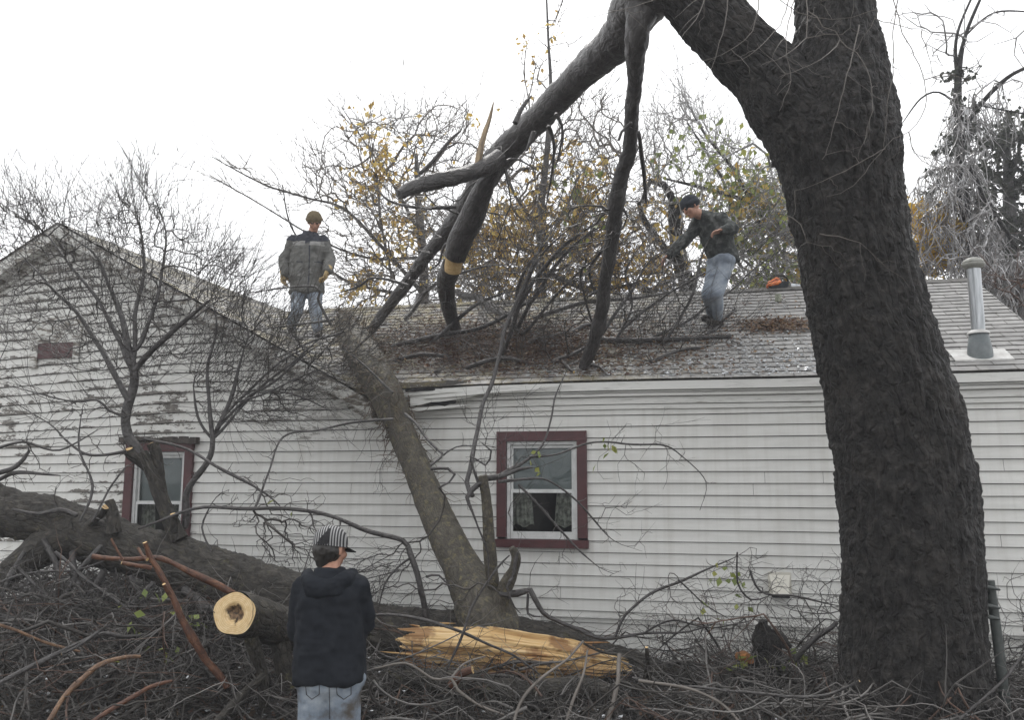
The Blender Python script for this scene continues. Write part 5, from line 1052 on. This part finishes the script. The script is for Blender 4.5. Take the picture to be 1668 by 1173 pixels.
bg_tree('autumn_tree', 'autumn tree with orange leaves behind the middle of roof', [(880, 520, 10, 13), (885, 430, 9), (880, 350, 7), (890, 260, 5), (897, 150, 3), (893, 60, 2), (890, -10, 1.5, 13)],
        [([(780, 300), (860, 170), (950, 130), (1010, 150), (1015, 350), (1010, 480), (790, 490), (720, 430)], 1050, 12, 14.5), ([(760, 330), (1020, 330), (1020, 490), (740, 490)], 900, 12, 14), ([(850, 60), (920, 10), (930, 120), (850, 150)], 40, 12.5, 13.5), ([(700, 330), (820, 330), (800, 490), (690, 480)], 320, 12, 14)], tip=.0062,
        extra=[[(885, 430, 5, 13), (960, 380, 4), (1010, 300, 3), (1040, 240, 2, 13)], [(880, 420, 6, 13), (820, 390, 5), (760, 380, 4), (720, 370, 2, 13)], [(885, 440, 6, 13), (960, 470, 6), (1060, 460, 4, 13)], [(885, 380, 4, 13), (840, 320, 3), (820, 260, 2, 13)]],
        leafs=[([(x, y, 12.9) for x, y in ((830, 350), (850, 340), (870, 360), (840, 385), (810, 400), (860, 400), (890, 390), (820, 430), (845, 440), (800, 460), (920, 340), (935, 300), (910, 295), (970, 360), (985, 400), (860, 455), (900, 440), (780, 385), (760, 440), (930, 420), (1000, 440), (1010, 390), (950, 460), (870, 310), (980, 320))], 140, .11, LEAF_O, .65), ([(x, y, 12.9) for x, y in ((850, 140), (840, 150), (870, 70), (880, 60), (865, 110))], 12, .10, LEAF_O, .5), ([(945, 300, 12.5), (948, 320, 12.5), (940, 340, 12.5)], 12, .16, LEAF_G, .4)])
bg_tree('iced_tree', 'ice-glazed leafy tree arching over the stooping man on the roof', [(1120, 500, 12, 13), (1110, 440, 12), (1100, 370, 11), (1098, 325, 10, 13)],
        [([(1050, 180), (1110, 140), (1160, 200), (1220, 220), (1290, 290), (1310, 300), (1310, 470), (1050, 480)], 1150, 11.5, 14.5), ([(1020, 330), (1310, 330), (1310, 480), (1020, 480)], 600, 12, 14), ([(1190, 300), (1320, 280), (1320, 470), (1190, 470)], 650, 11.8, 13.5)], tip=.0062, m=TWIG_ICE, jit=.014,
        extra=[[(1110, 440, 7, 13), (1080, 400, 8), (1050, 360, 7), (1040, 330, 4, 13)], [(1098, 330, 9, 13), (1080, 300, 8), (1060, 295, 6), (1045, 330, 4, 13)], [(1120, 460, 6, 13), (1200, 400, 6), (1250, 360, 10), (1300, 400, 12, 12.4)], [(1250, 360, 8, 12.5), (1220, 330, 5), (1160, 310, 4), (1080, 290, 2, 13)], [(1230, 340, 5, 12.5), (1190, 270, 4), (1150, 220, 3), (1110, 150, 1.5, 13)], [(1200, 400, 4, 13), (1180, 300, 3), (1120, 200, 2, 13)], [(1255, 270, 5, 12), (1290, 262, 6, 12)], [(1050, 470, 9, 12.8), (1090, 500, 9, 12.8)]],
        leafs=[([(x, y, 12.5) for x, y in ((1140, 290), (1130, 300), (1150, 285), (1240, 300), (1250, 330), (1260, 290), (1230, 380), (1215, 370), (1280, 300), (1195, 420), (1240, 420), (1270, 430), (1290, 410), (1200, 350))], 85, .12, LEAF_G, .7), ([(x, y, 12.7) for x, y in ((1170, 310), (1180, 318), (1160, 322), (1270, 380), (1280, 390), (1060, 300), (1070, 430), (1080, 450), (1060, 410), (1020, 430), (1290, 465), (1300, 450), (1285, 300))], 95, .115, LEAF_O, .6)])
bg_tree('autumn_tree', 'bright yellow-leaved tree showing between the dark trunk and icy vines', [(1500, 520, 7, 14), (1505, 440, 6), (1510, 380, 4, 14)], [([(1460, 320), (1560, 330), (1570, 450), (1460, 460)], 330, 13, 15)], tip=.0062,
        leafs=[([(x, y, 14) for x, y in ((1500, 370), (1510, 390), (1490, 400), (1520, 420), (1500, 435), (1530, 380), (1480, 350), (1540, 410), (1510, 350), (1495, 330), (1500, 400), (1505, 420), (1520, 400))], 260, .11, LEAF_Y, .4)])
bg_tree('conifer', 'dark dense evergreen at the right edge behind the vent pipe', [(1655, 640, 14, 16), (1650, 480, 12), (1645, 350, 10), (1640, 250, 6), (1640, 180, 2, 16)], [([(1600, 200), (1700, 180), (1760, 300), (1790, 660), (1580, 660), (1600, 330)], 1300, 15, 17.5)], tip=.006, m=mat('dark conifer bark', (.03, .028, .022), .7), jit=.05,
        leafs=[([(x, y, 16) for x in range(1600, 1760, 22) for y in range(210, 660, 30)], 70, .14, LEAF_D, .6)])
bg_tree('vine_tree', 'tall pole-like tree wrapped in ice-coated hanging vines at the right', [(1590, 520, 10, 13.5), (1580, 400, 9), (1565, 280, 9), (1560, 180, 7), (1562, 110, 5), (1575, 50, 3), (1605, -20, 2, 13.5)],
        [([(1540, 150), (1585, 150), (1640, 440), (1640, 480), (1490, 430), (1490, 300), (1530, 230)], 500, 12.8, 14.2), ([(1440, 0), (1668, 0), (1680, 200), (1600, 200), (1480, 120)], 90, 12.8, 14.5), ([(1600, 420), (1700, 400), (1720, 540), (1640, 540)], 240, 12.5, 14)], tip=.0085, m=TWIG_ICE, jit=.014, droop=.25, hang=1500,
        extra=[[(1562, 130, 5, 13.5), (1556, 90, 4), (1562, 45, 3), (1590, -20, 2, 13.5)], [(1575, 200, 5, 13.5), (1610, 155, 5), (1650, 120, 4), (1700, 100, 4, 13)], [(1580, 270, 5, 13.2), (1610, 330, 5), (1660, 410, 5), (1700, 470, 5, 13)], [(1565, 175, 3, 13.5), (1530, 150, 2), (1500, 160, 2), (1470, 200, 1, 13.4)], [(1570, 60, 2, 13.5), (1620, 20, 2), (1690, 20, 1.5, 13.4)], [(1590, 170, 2, 13.5), (1640, 180, 2), (1700, 190, 2, 13.4)]],
        leafs=[([(x, y, 13.5) for x, y in ((1560, 110), (1565, 130), (1550, 150), (1570, 170), (1560, 200), (1545, 220), (1580, 230), (1530, 240), (1560, 260), (1540, 300), (1590, 290), (1600, 250), (1520, 230), (1580, 340), (1610, 330))], 60, .10, LEAF_D, .3)])
bg_tree('bare_tree', 'brown bare brush rising behind the right end of the roof', [(1660, 600, 6, 12.5), (1662, 520, 5), (1665, 470, 3, 12.5)], [([(1600, 440), (1720, 430), (1740, 600), (1670, 560)], 260, 12, 14)], tip=.007, m=TWIG_RED)

# ------------------------------------------------------------------ people
def remesh(mb, voxel, smooth=4, wr=0, wf=9, seedo=0, inflate=0):
    o = mb.build('tmp', []); r = o.modifiers.new('r', 'REMESH'); r.mode = 'VOXEL'; r.voxel_size = voxel
    s = o.modifiers.new('s', 'SMOOTH'); s.iterations = smooth; s.factor = .5
    dg = bpy.context.evaluated_depsgraph_get(); dg.update(); e = o.evaluated_get(dg); me = e.to_mesh()
    n = len(me.vertices); V = np.empty(n * 3, np.float32); me.vertices.foreach_get('co', V); V = V.reshape(-1, 3).astype(float)
    Nn = np.empty(n * 3, np.float32); me.vertices.foreach_get('normal', Nn); Nn = Nn.reshape(-1, 3)
    q = [list(p.vertices) for p in me.polygons]; e.to_mesh_clear(); bpy.data.objects.remove(o)
    if wr: V = V + Nn * (wr * (vnoise(V, wf, seedo) + .6 * np.abs(vnoise(V * [1, 1, 2.2], wf * 1.7, seedo + 5)) + .35 * vnoise(V, wf * 3.6, seedo + 2)))[:, None]
    return V, q, Nn
def blob(name, mb, mats, parent, voxel=.01, smooth=4, wr=0, wf=9, matfn=None):
    V, q, Nn = remesh(mb, voxel, smooth, wr, wf)
    me = bpy.data.meshes.new(name); me.from_pydata((V - np.array(root_of(parent).location)).tolist(), [], q)
    for m in (mats if isinstance(mats, (list, tuple)) else [mats]): me.materials.append(m)
    me.polygons.foreach_set('use_smooth', [True] * len(me.polygons))
    if matfn: me.polygons.foreach_set('material_index', [matfn(V[f].mean(0)) for f in q])
    me.update(); o = bpy.data.objects.new(name, me); COL.objects.link(o); o.parent = parent; return o, V, q
def cloth(name, cols, sc=25, rough=.85, bump=.3): return mat(name, cols[0], rough, cols, nscale=sc, bump=bump, bdist=.004, spec=.2)
SKIN = mat('skin', (.42, .22, .15), .55, [(.36, .18, .12), (.48, .27, .19)], nscale=30)
DENIM = cloth('faded denim', [(.17, .20, .245), (.27, .31, .36), (.38, .42, .47)], 7)
DENIM_D = cloth('stained denim', [(.10, .09, .08), (.20, .24, .29), (.34, .38, .42)], 6)
BOOT = cloth('dark boot leather', [(.02, .018, .016), (.05, .045, .04)], 20)
COAT = cloth('grey coat shell', [(.10, .10, .095), (.16, .16, .15)], 14); YOKE = cloth('dark navy yoke', [(.03, .033, .042), (.05, .053, .065)], 14); PANEL = cloth('light grey panel', [(.22, .22, .21), (.28, .28, .27)], 14)
DJACK = cloth('dark work jacket', [(.02, .024, .024), (.05, .055, .053), (.13, .135, .13)], 14); HOOD = cloth('black fleece', [(.007, .009, .013), (.014, .017, .023)], 12)
BEANIE = cloth('mustard brown knit', [(.11, .085, .05), (.17, .135, .08)], 40); DBEAN = cloth('dark knit', [(.02, .024, .03), (.04, .045, .055)], 40)
GLOVE = cloth('tan leather glove', [(.26, .18, .08), (.52, .40, .22)], 25); HAIR = mat('black hair', (.012, .01, .009), .4, [(.008, .007, .006), (.03, .026, .022)], scale=(1, 1, .2), nscale=60, bump=.5, bdist=.002)
def hand(mb, w, d, n, side, curl=.5, k=1.0, th=1.0):
    """w wrist, d direction of the hand, n palm normal, side +1 thumb along cross(d, n)"""
    d = norm(d); n = norm(np.asarray(n) - d * np.dot(n, d)); s = np.cross(d, n) * side
    for j in range(4): o = s * (.026 - .0175 * j) * k; mb.caps(w + o * .6, w + d * .085 * k + o, .013 * k * th, .0125 * k * th, 8)
    for j, (L_, f) in enumerate(((.072, .9), (.082, 1.0), (.076, 1.1), (.060, 1.25))):
        p = w + d * .088 * k + s * (.027 - .018 * j) * k; dd = d + s * (.10 - .07 * j)
        for seg in range(3):
            a = curl * f * (.5 + .45 * seg); v = norm(norm(dd) * math.cos(a) + n * math.sin(a)); l = L_ * k * (.45, .32, .23)[seg]
            q = p + v * l; mb.caps(p, q, (.0098, .009, .008)[seg] * k * th, (.009, .008, .0068)[seg] * k * th, 7); p = q
    p = w + d * .025 * k + s * .028 * k; v = norm(d * .6 + s * .75 + n * .25)
    for seg in range(3): l = (.04, .032, .026)[seg] * k; q = p + v * l; mb.caps(p, q, (.013, .011, .009)[seg] * k * th, (.011, .0095, .008)[seg] * k * th, 7); p = q; v = norm(v + d * .4 + n * curl * .4)
def head(mb, c, f, u, k=1.0):
    f = norm(f); u = norm(np.asarray(u) - f * np.dot(u, f)); r = np.cross(f, u); ax = np.array([r, f, u])
    pt = lambda a, b_, c_: c + (r * a + f * b_ + u * c_) * k
    mb.ball(pt(0, -.012, .025), np.array([.077, .095, .095]) * k, ax, 20); mb.ball(pt(0, .022, -.035), np.array([.06, .068, .075]) * k, ax, 16); mb.caps(pt(0, .055, -.083), pt(0, .06, -.083), .026 * k)
    mb.caps(pt(0, .088, .012), pt(0, .108, -.024), .009 * k, .013 * k, 8); mb.caps(pt(-.03, .082, .025), pt(.03, .082, .025), .012 * k, None, 8)
    mb.caps(pt(-.018, .084, -.055), pt(.018, .084, -.055), .008 * k, None, 8)
    for sg in (-1, 1): mb.caps(pt(sg * .078, -.005, .015), pt(sg * .08, -.002, -.02), .013 * k, .009 * k, 8); mb.ball(pt(sg * .042, .058, -.018), .026 * k)
    return pt
def person(label, J, face, up, jacket, trousers, hatfn, gloves=None, coatlen=0, jm=None, bulk=1.0, wr=.008, handp=(None, None), matfn=None, torso_w=.155, hemw=.21, hemd=.14, legk=1.0, slv=1.0):
    A = {k: np.array(v, float) for k, v in J.items()}
    base = (A['anL'] + A['anR']) / 2; t = thing('person', (base[0], base[1], min(A['anL'][2], A['anR'][2]) - .08), label, 'person')
    ch, pv = A['chest'], A['pelvis']; nk = A['neck']; sw = norm(A['shR'] - A['shL'])
    m = MB(); head(m, A['head'], face, up)
    m.caps(A['head'] - norm(up) * .05, nk, .055, .06); m.caps(nk, ch, .07, .12)
    for sg in (-1, 1):
        m.caps(ch + sw * sg * .06, pv + sw * sg * .06, .09, .085)
    for s in 'LR':
        m.caps(ch + (A['sh' + s] - ch) * .4, A['sh' + s], .075, .058); m.caps(A['sh' + s], A['el' + s], .052, .042); m.caps(A['el' + s], A['wr' + s], .042, .028)
        m.caps(A['hip' + s], A['kn' + s], .085, .06); m.caps(A['kn' + s], A['an' + s], .056, .042); m.caps(A['an' + s] + [0, 0, -.035], A['an' + s] + norm((A['toe' + s] - A['an' + s]) * [1, 1, 0]) * .11 + np.array([0, 0, -.045]), .034, .03)
        d = norm(A['wr' + s] - A['el' + s]) if J.get('hd' + s) is None else norm(J['hd' + s]); n = J['hn' + s]
        hand(m, A['wr' + s], d, n, 1 if s == 'R' else -1, J.get('curl', .5), 1.0)
    blob('body', m, SKIN, t, .0065, 3)
    for sg in (-1, 1):
        f = norm(face); u = norm(np.asarray(up) - f * np.dot(up, f)); r = np.cross(f, u); e = MB(); e.ball(A['head'] + r * sg * .032 + f * .078 + u * .006, .0125, None, 12); e.build('eye', mat('eye', (.05, .04, .035), .15), t)
    # jacket
    m = MB(); b_ = bulk
    hem = pv - norm(nk - pv) * (coatlen + .10); ax_ = nk - hem; shw = np.linalg.norm(A['shR'] - A['shL']) / 2 + .04; dep = hemd
    fr_ = [0, .03, .25, .5, .72, .86, .95, 1.0]; aw = [hemw * .96, hemw, hemw * .97, (hemw + shw) / 2 * .97, shw * .98, shw * .80, shw * .42, .085]; bw = [dep * .97, dep, dep * .95, dep * .95, .135, .12, .10, .085]
    m.loft([hem + ax_ * f_ - np.array([0, 0, .0]) + (ch - (hem + ax_ * .72)) * math.sin(math.pi * min(f_ / 1.44, 1)) for f_ in fr_], A['shR'] - A['shL'], [x * b_ for x in aw], [x * b_ for x in bw])
    for s in 'LR':
        m.caps(ch + (A['sh' + s] - ch) * .5 + (nk - ch) * .15, A['sh' + s], .09 * b_, .078 * b_); m.caps(A['sh' + s], A['el' + s], .078 * slv, .070 * slv); m.caps(A['el' + s], A['wr' + s] - norm(A['wr' + s] - A['el' + s]) * .02, .070 * slv, .056 * slv)
    jk, JV, JQ = blob('jacket', m, jm if jm else jacket, t, .011, 4, wr, 8, matfn)
    # trousers
    m = MB(); m.caps(A['hipL'] + [0, 0, .04], A['hipR'] + [0, 0, .04], .125 * legk)
    for s in 'LR': m.caps(A['hip' + s], A['kn' + s], legk * .108, legk * .082); m.caps(A['kn' + s], A['an' + s] + norm(A['kn' + s] - A['an' + s]) * .03, legk * .080, legk * .066)
    tr, TV, TQ = blob('trousers', m, trousers, t, .011, 4, .006, 9)
    for s in 'LR':
        m = MB(); d = norm((A['toe' + s] - A['an' + s]) * [1, 1, 0]); a = A['an' + s]; m.caps(a + [0, 0, .08], a, .055, .055); m.caps(a - d * .04 + [0, 0, -.045], a + d * .15 + [0, 0, -.05], .045, .042)
        blob('boot', m, BOOT, t, .012, 3)
        if gloves:
            m = MB(); d = norm(A['wr' + s] - A['el' + s]) if J.get('hd' + s) is None else norm(J['hd' + s]); m.caps(A['wr' + s] - d * .03, A['wr' + s] + d * .01, .052, .044); hand(m, A['wr' + s], d, J['hn' + s], 1 if s == 'R' else -1, J.get('curl', .5), 1.08, 1.6); blob('glove', m, gloves, t, .006, 2)
    hatfn(t, A, norm(face), norm(up))
    return t, (JV, JQ), (TV, TQ)
def beanie(m_):
    def fn(t, A, f, u):
        u = norm(u - f * u.dot(f)); r = np.cross(f, u); ax = np.array([r, f, u]); m = MB(); c = A['head'] + u * .05 - f * .012; m.ball(c, np.array([.098, .112, .098]), ax, 22)
        m.tube([c - u * .035 + f * .004, c - u * .0], [.106, .110], 26); blob('beanie', m, m_, t, .009, 3, .002, 30)
    return fn
# man in the grey coat, feet by the valley of the roofs
h1 = hR(505, 552)
q = lambda x, y, dh=0: at(x, y, h1 + dh)
J1 = dict(head=q(512, 362, -.06), neck=q(507, 386, 0), chest=q(502, 402), pelvis=q(500, 462), shL=q(479, 395), shR=q(526, 395), elL=q(464, 422, .06), elR=q(538, 420, .02), wrL=q(462, 446, -.05), wrR=q(534, 441, -.20), hipL=q(489, 465), hipR=q(512, 465), knL=q(484, 505, -.05), knR=q(514, 507, -.05),
          anL=at(474, 540, hR(474, 540)) + [0, 0, .07], anR=at(518, 549, hR(518, 549)) + [0, 0, .07], toeL=q(462, 560, -.5), toeR=q(528, 570, -.5), hnL=(1, -.3, 0), hnR=(-1, -.3, -.2), hdL=(.05, -.1, -1), hdR=(-.25, -.3, -1), curl=.7)
zc = lambda p: p[2]
y1, y2, y3 = q(500, 385)[2], q(500, 394)[2], q(500, 403)[2]; xc = q(505, 400)
def coat_mat(p):
    lat = (p - xc).dot(RIGHT); front = (p - xc).dot(HF) < .02
    if y3 - .01 < p[2] < y2 - .02 and front and .03 < abs(lat) < .2: return 2
    if p[2] > y2 - .02 - .03 * math.cos(lat * 9) * (1 if front else 0) and abs(lat) < .36: return 1
    if front and abs(lat - .03) < .009 and p[2] < y2: return 1
    if front and .07 < abs(lat - .02) < .15 and abs(p[2] - (y3 - .22) - .1 * (abs(lat) - .1)) < .008: return 1
    return 0
F1 = norm(-HF * .8 + RIGHT * .25 - np.array([0, 0, .5]))
p1, _, _ = person('man in grey coat, mustard beanie and tan gloves standing on the roof, looking down', J1, F1, norm(np.array([0, 0, 1.]) - HF * .35), COAT, DENIM, beanie(BEANIE), GLOVE, coatlen=.03, hemw=.225, hemd=.15, jm=[COAT, YOKE, PANEL], bulk=.93, slv=1.03, wr=.02, matfn=coat_mat, torso_w=.155)
m = MB(); c = J1['neck'] + [0, 0, -.0]; m.tube([c - [0, 0, .05], c + [0, 0, .0], c + [0, 0, .05]], [.11, .098, .092], 20); blob('collar', m, YOKE, p1, .012, 3, .004, 14)
# stooping man in dark jacket
h2 = hR(1165, 540)
q = lambda x, y, dh=0: at(x, y, h2 + dh)
J2 = dict(head=q(1126, 338, -.1), neck=q(1146, 352, -.03), chest=q(1160, 366), pelvis=q(1178, 424, .05), shL=q(1141, 362, .08), shR=q(1176, 358, -.16), elL=q(1114, 394, .1), elR=q(1194, 372, -.28), wrL=q(1090, 414, .05), wrR=q(1178, 376, -.38), hipL=q(1166, 432, .1), hipR=q(1182, 430, -.06), knL=q(1153, 480, -.05), knR=q(1168, 480, -.12),
          anL=at(1160, 526, hR(1160, 526)) + [0, 0, .08], anR=at(1170, 532, hR(1170, 532)) + [0, 0, .08], toeL=q(1110, 540, -.1), toeR=q(1120, 548, -.2), hnL=(0, 0, -1), hnR=(0, -.3, -1), hdL=norm(q(1078, 424) - q(1090, 414)), hdR=norm(q(1165, 378, -.38) - q(1178, 376, -.38)), curl=.9)
p2, _, _ = person('stooping man in dark jacket and knit cap reaching down among branches on the roof', J2, norm(-RIGHT * .85 - np.array([0, 0, .55]) - HF * .25), norm(np.array([0, 0, 1.]) - RIGHT * .45), DJACK, DENIM, beanie(DBEAN), None, jm=DJACK, wr=.02, hemw=.165, hemd=.14, coatlen=-.09, bulk=1.08, legk=.86, slv=1.05)
# man in the black hoodie seen from behind
h3 = 5.0
q = lambda x, y, dh=0: at(x, y, h3 + dh)
J3 = dict(head=q(539, 897, .04), neck=q(537, 935, 0), chest=q(538, 972, .0), pelvis=q(537, 1098, 0), shL=q(499, 960, 0), shR=q(577, 958, 0), elL=q(489, 1026, .06), elR=q(594, 1012, .10), wrL=q(508, 1058, .28), wrR=q(580, 1040, .34), hipL=q(515, 1118, 0), hipR=q(559, 1118, 0),
          knL=q(512, 1240, .03), knR=q(562, 1240, .03), anL=q(509, 1352, 0), anR=q(566, 1352, 0), toeL=q(505, 1352, .3), toeR=q(572, 1352, .3), hnL=(0, 0, -1), hnR=(0, 0, -1), hdL=norm(RIGHT * .3 + HF), hdR=norm(-RIGHT * .3 + HF), curl=.8)
F3 = norm(HF * .8 + RIGHT * .55 - np.array([0, 0, .15]))
def cap3(t, A, f, u):
    u = norm(u - f * u.dot(f)); r = np.cross(f, u); ax = np.array([r, f, u]); c = A['head'] + u * .035 - f * .012
    m = MB(); V = []; seg = 40; rings = 12
    for i in range(rings + 1):
        th = (math.pi / 2) * i / rings * 1.04
        for k in range(seg): a = 2 * math.pi * k / seg; V.append(c + r * .092 * math.sin(th) * math.cos(a) + f * .108 * math.sin(th) * math.sin(a) + u * .108 * math.cos(th) ** .8 if math.cos(th) > 0 else c + r * .092 * math.cos(a) + f * .108 * math.sin(a) - u * .012)
    mi = []
    m.add(V, [[i * seg + k, (i + 1) * seg + k, (i + 1) * seg + (k + 1) % seg, i * seg + (k + 1) % seg] for i in range(rings) for k in range(seg)])
    def st(mm, N, L, b, mp, no, tc):
        cx = N.new('ShaderNodeVectorMath'); cx.operation = 'DOT_PRODUCT'; L.new(tc.outputs['Object'], cx.inputs[0]); cx.inputs[1].default_value = tuple(norm(RIGHT))
        w_ = math_(N, L, 'FRACT', math_(N, L, 'MULTIPLY', cx.outputs['Value'], 70)); mixin(N, L, b, math_(N, L, 'GREATER_THAN', w_, .55), (.32, .32, .32))
    cp = m.build('cap', mat('striped cap cloth', (.02, .02, .022), .8, extra=st), t)
    m = MB(); n = 14; V = []
    for i in range(n + 1):
        a = math.radians(-62 + 124 * i / n)
        for (k, lift) in ((.98, .0), (1.68 - .25 * abs(math.sin(a)), -.022)): V.append(c + (f * .108 * math.cos(a) + r * .092 * math.sin(a)) * k + u * (-.006 + lift))
    m.add(V + [v - u * .005 for v in V], [[2 * i, 2 * i + 1, 2 * i + 3, 2 * i + 2] for i in range(n)] + [[2 * (n + 1) + 2 * i + 2, 2 * (n + 1) + 2 * i + 3, 2 * (n + 1) + 2 * i + 1, 2 * (n + 1) + 2 * i] for i in range(n)] + [[2 * i + 1, 2 * (n + 1) + 2 * i + 1, 2 * (n + 1) + 2 * i + 3, 2 * i + 3] for i in range(n)])
    m.build('bill', cloth('black bill', [(.012, .012, .013), (.02, .02, .022)]), cp)
    m = MB(); b0 = -HF * .107 * .93 - RIGHT * .025
    for i in range(9):
        for k in range(9):
            pass
    pan = []
    for i in range(8):
        for k in range(8): a = math.radians(-100 + -45 + 70 * k / 7) ; th = math.radians(38 + 50 * i / 7); dv = RIGHT * math.cos(math.radians(255 - 35 + 55 * k / 7)) * .097 * math.sin(th) + HF * math.sin(math.radians(255 - 35 + 55 * k / 7)) * .112 * math.sin(th) + u * .112 * max(0, math.cos(th)) ** .8; pan.append(c + dv * 1.02)
    m.add(pan, [[i * 8 + k, (i + 1) * 8 + k, (i + 1) * 8 + k + 1, i * 8 + k + 1] for i in range(7) for k in range(7)]); m.build('panel', cloth('black mesh panel', [(.014, .014, .015), (.03, .03, .032)], 60), cp)
    m = MB(); m.ball(A['head'] - f * .028 + u * .0, np.array([.083, .088, .085]), ax, 20); m.caps(A['head'] - f * .055 - u * .02, A['head'] - f * .052 - u * .065, .055, .045); blob('hair', m, HAIR, t, .007, 2, .003, 60)
p3, (JV, JQ), (TV, TQ) = person('man in black hoodie and striped cap seen from behind in the foreground', J3, F3, np.array([0, 0, 1.]), HOOD, DENIM_D, cap3, None, coatlen=-.06, jm=HOOD, wr=.013, hemw=.195, hemd=.145, bulk=1.03)
m = MB(); nk = J3['neck']
for k in range(15):
    a = math.radians(185 + 170 * k / 14); a2 = math.radians(185 + 170 * (k + 1) / 14)
    g = lambda a: nk + RIGHT * math.cos(a) * .125 + HF * math.sin(a) * .115 + np.array([0, 0, -.005 - .06 * max(0, -math.sin(a)) ** 2])
    m.caps(g(a), g(a2), .04 + .012 * math.sin(k / 14 * math.pi), None, 10)
for k in range(9):
    a = math.radians(230 + 80 * k / 9); a2 = math.radians(230 + 80 * (k + 1) / 9); g = lambda a: nk + RIGHT * math.cos(a) * .13 + HF * math.sin(a) * .13 + np.array([0, 0, -.085]); m.caps(g(a), g(a2), .036, None, 8)
blob('hood', m, HOOD, p3, .009, 3, .007, 14)
# back pockets and seams of the jeans
bvh = BVHTree.FromPolygons([Vector(v) for v in TV], TQ); m = MB()
def snap(x, y): o = Vector(CAMP); d = Vector(ray(x, y)).normalized(); hit = bvh.ray_cast(o, d, 20); return (np.array(hit[0]) - np.array(d) * .002) if hit[0] else at(x, y, h3 - .13)
def seam(pts, r=.0022):
    P = []
    for (a, b_), (c, d) in zip(pts, pts[1:]):
        for s in np.linspace(0, 1, 8): P.append(snap(a + (c - a) * s, b_ + (d - b_) * s))
    m.twig(P, [r] * len(P), 5)
seam([(547, 1110), (549, 1132), (560, 1140), (572, 1132), (572, 1106), (547, 1108)]); seam([(497, 1108), (499, 1132), (508, 1140), (520, 1132), (520, 1110), (497, 1108)]); seam([(535, 1095), (536, 1120), (537, 1150), (537, 1172)]); seam([(488, 1096), (535, 1101), (584, 1094)], .003)
m.build('stitching', cloth('dark seam', [(.06, .06, .065), (.09, .09, .1)]), p3)

# ------------------------------------------------------------------ chainsaw at the ridge and small tin
cs_p = onR(1262, 470); hc = cs_p.dot(HF)
cw = thing('chainsaw', tuple(at(1265, 470, hc)), 'orange and dark chainsaw lying at the ridge of the roof beside the dark trunk', 'chainsaw')
q = lambda x, y, dh=0: at(x, y, hc + dh)
def rbox(mb, c, hw, hd, hh, tilt=0):
    R3 = Matrix.Rotation(YAW, 4, 'Z') @ Matrix.Rotation(tilt, 4, 'Y'); mb.box((-hw, -hd, -hh), (hw, hd, hh), M4=Matrix.Translation(c) @ R3)
m = MB(); m.caps(q(1253, 461), q(1266, 456), .025, .04); m.caps(q(1254, 464, -.04), q(1270, 460, -.04), .022, .028); m.caps(q(1250, 468), q(1252, 462), .016, .022)
blob('cover', m, mat('orange plastic', (.75, .16, .03), .3, [(.6, .11, .02), (.85, .28, .08)], nscale=12), cw, .009, 2)
m = MB(); rbox(m, q(1275, 464, .0), .06, .06, .035); rbox(m, q(1266, 469, .0), .10, .05, .025); blob('engine', m, cloth('dark engine case', [(.015, .018, .02), (.05, .055, .06)]), cw, .01, 2)
m = MB(); P, R_ = catmull([q(1256, 470), q(1256, 453), q(1268, 449), q(1280, 451), q(1284, 460)], [.010] * 5, .02); m.tube(P, R_, 10); m.build('handle', BOOT, cw)
m = MB(); m.box((-.02, -.006, -.035), (.36, .006, .035), M4=Matrix.Translation(q(1290, 466, .02)) @ Matrix.Rotation(YAW + .5, 4, 'Z')); m.build('guide_bar', GALV, cw, smooth=False)
tp = onR(1268, 492, .0); tn = thing('tin_can', tuple(tp), 'small greenish tin standing on the shingles just below the chainsaw', 'can')
m = MB(); lathe(m, tp, [(0, .035), (.005, .038), (.09, .038), (.095, .03)], 20); m.build('can', mat('greenish tin', (.25, .27, .2), .4, [(.16, .18, .12), (.36, .37, .3)], nscale=15), tn)
print('faces', sum(len(o.data.polygons) for o in scene.objects if o.type == 'MESH'))

# ------------------------------------------------------------------ damp air
hb = MB(); hb.box((-60, -12, -1.2), (40, 40, 16)); hz_ = hb.build('haze', bpy.data.materials.new('damp air'), smooth=False); hm = hz_.data.materials[0]; hm.use_nodes = True
N = hm.node_tree.nodes; N.remove(N['Principled BSDF']); pv_ = N.new('ShaderNodeVolumePrincipled'); pv_.inputs['Color'].default_value = (.93, .95, 1, 1); pv_.inputs['Density'].default_value = HAZE
hm.node_tree.links.new(pv_.outputs[0], N['Material Output'].inputs['Volume']); tag(hz_, 'thin damp haze in the air round the house', 'haze', kind='stuff')
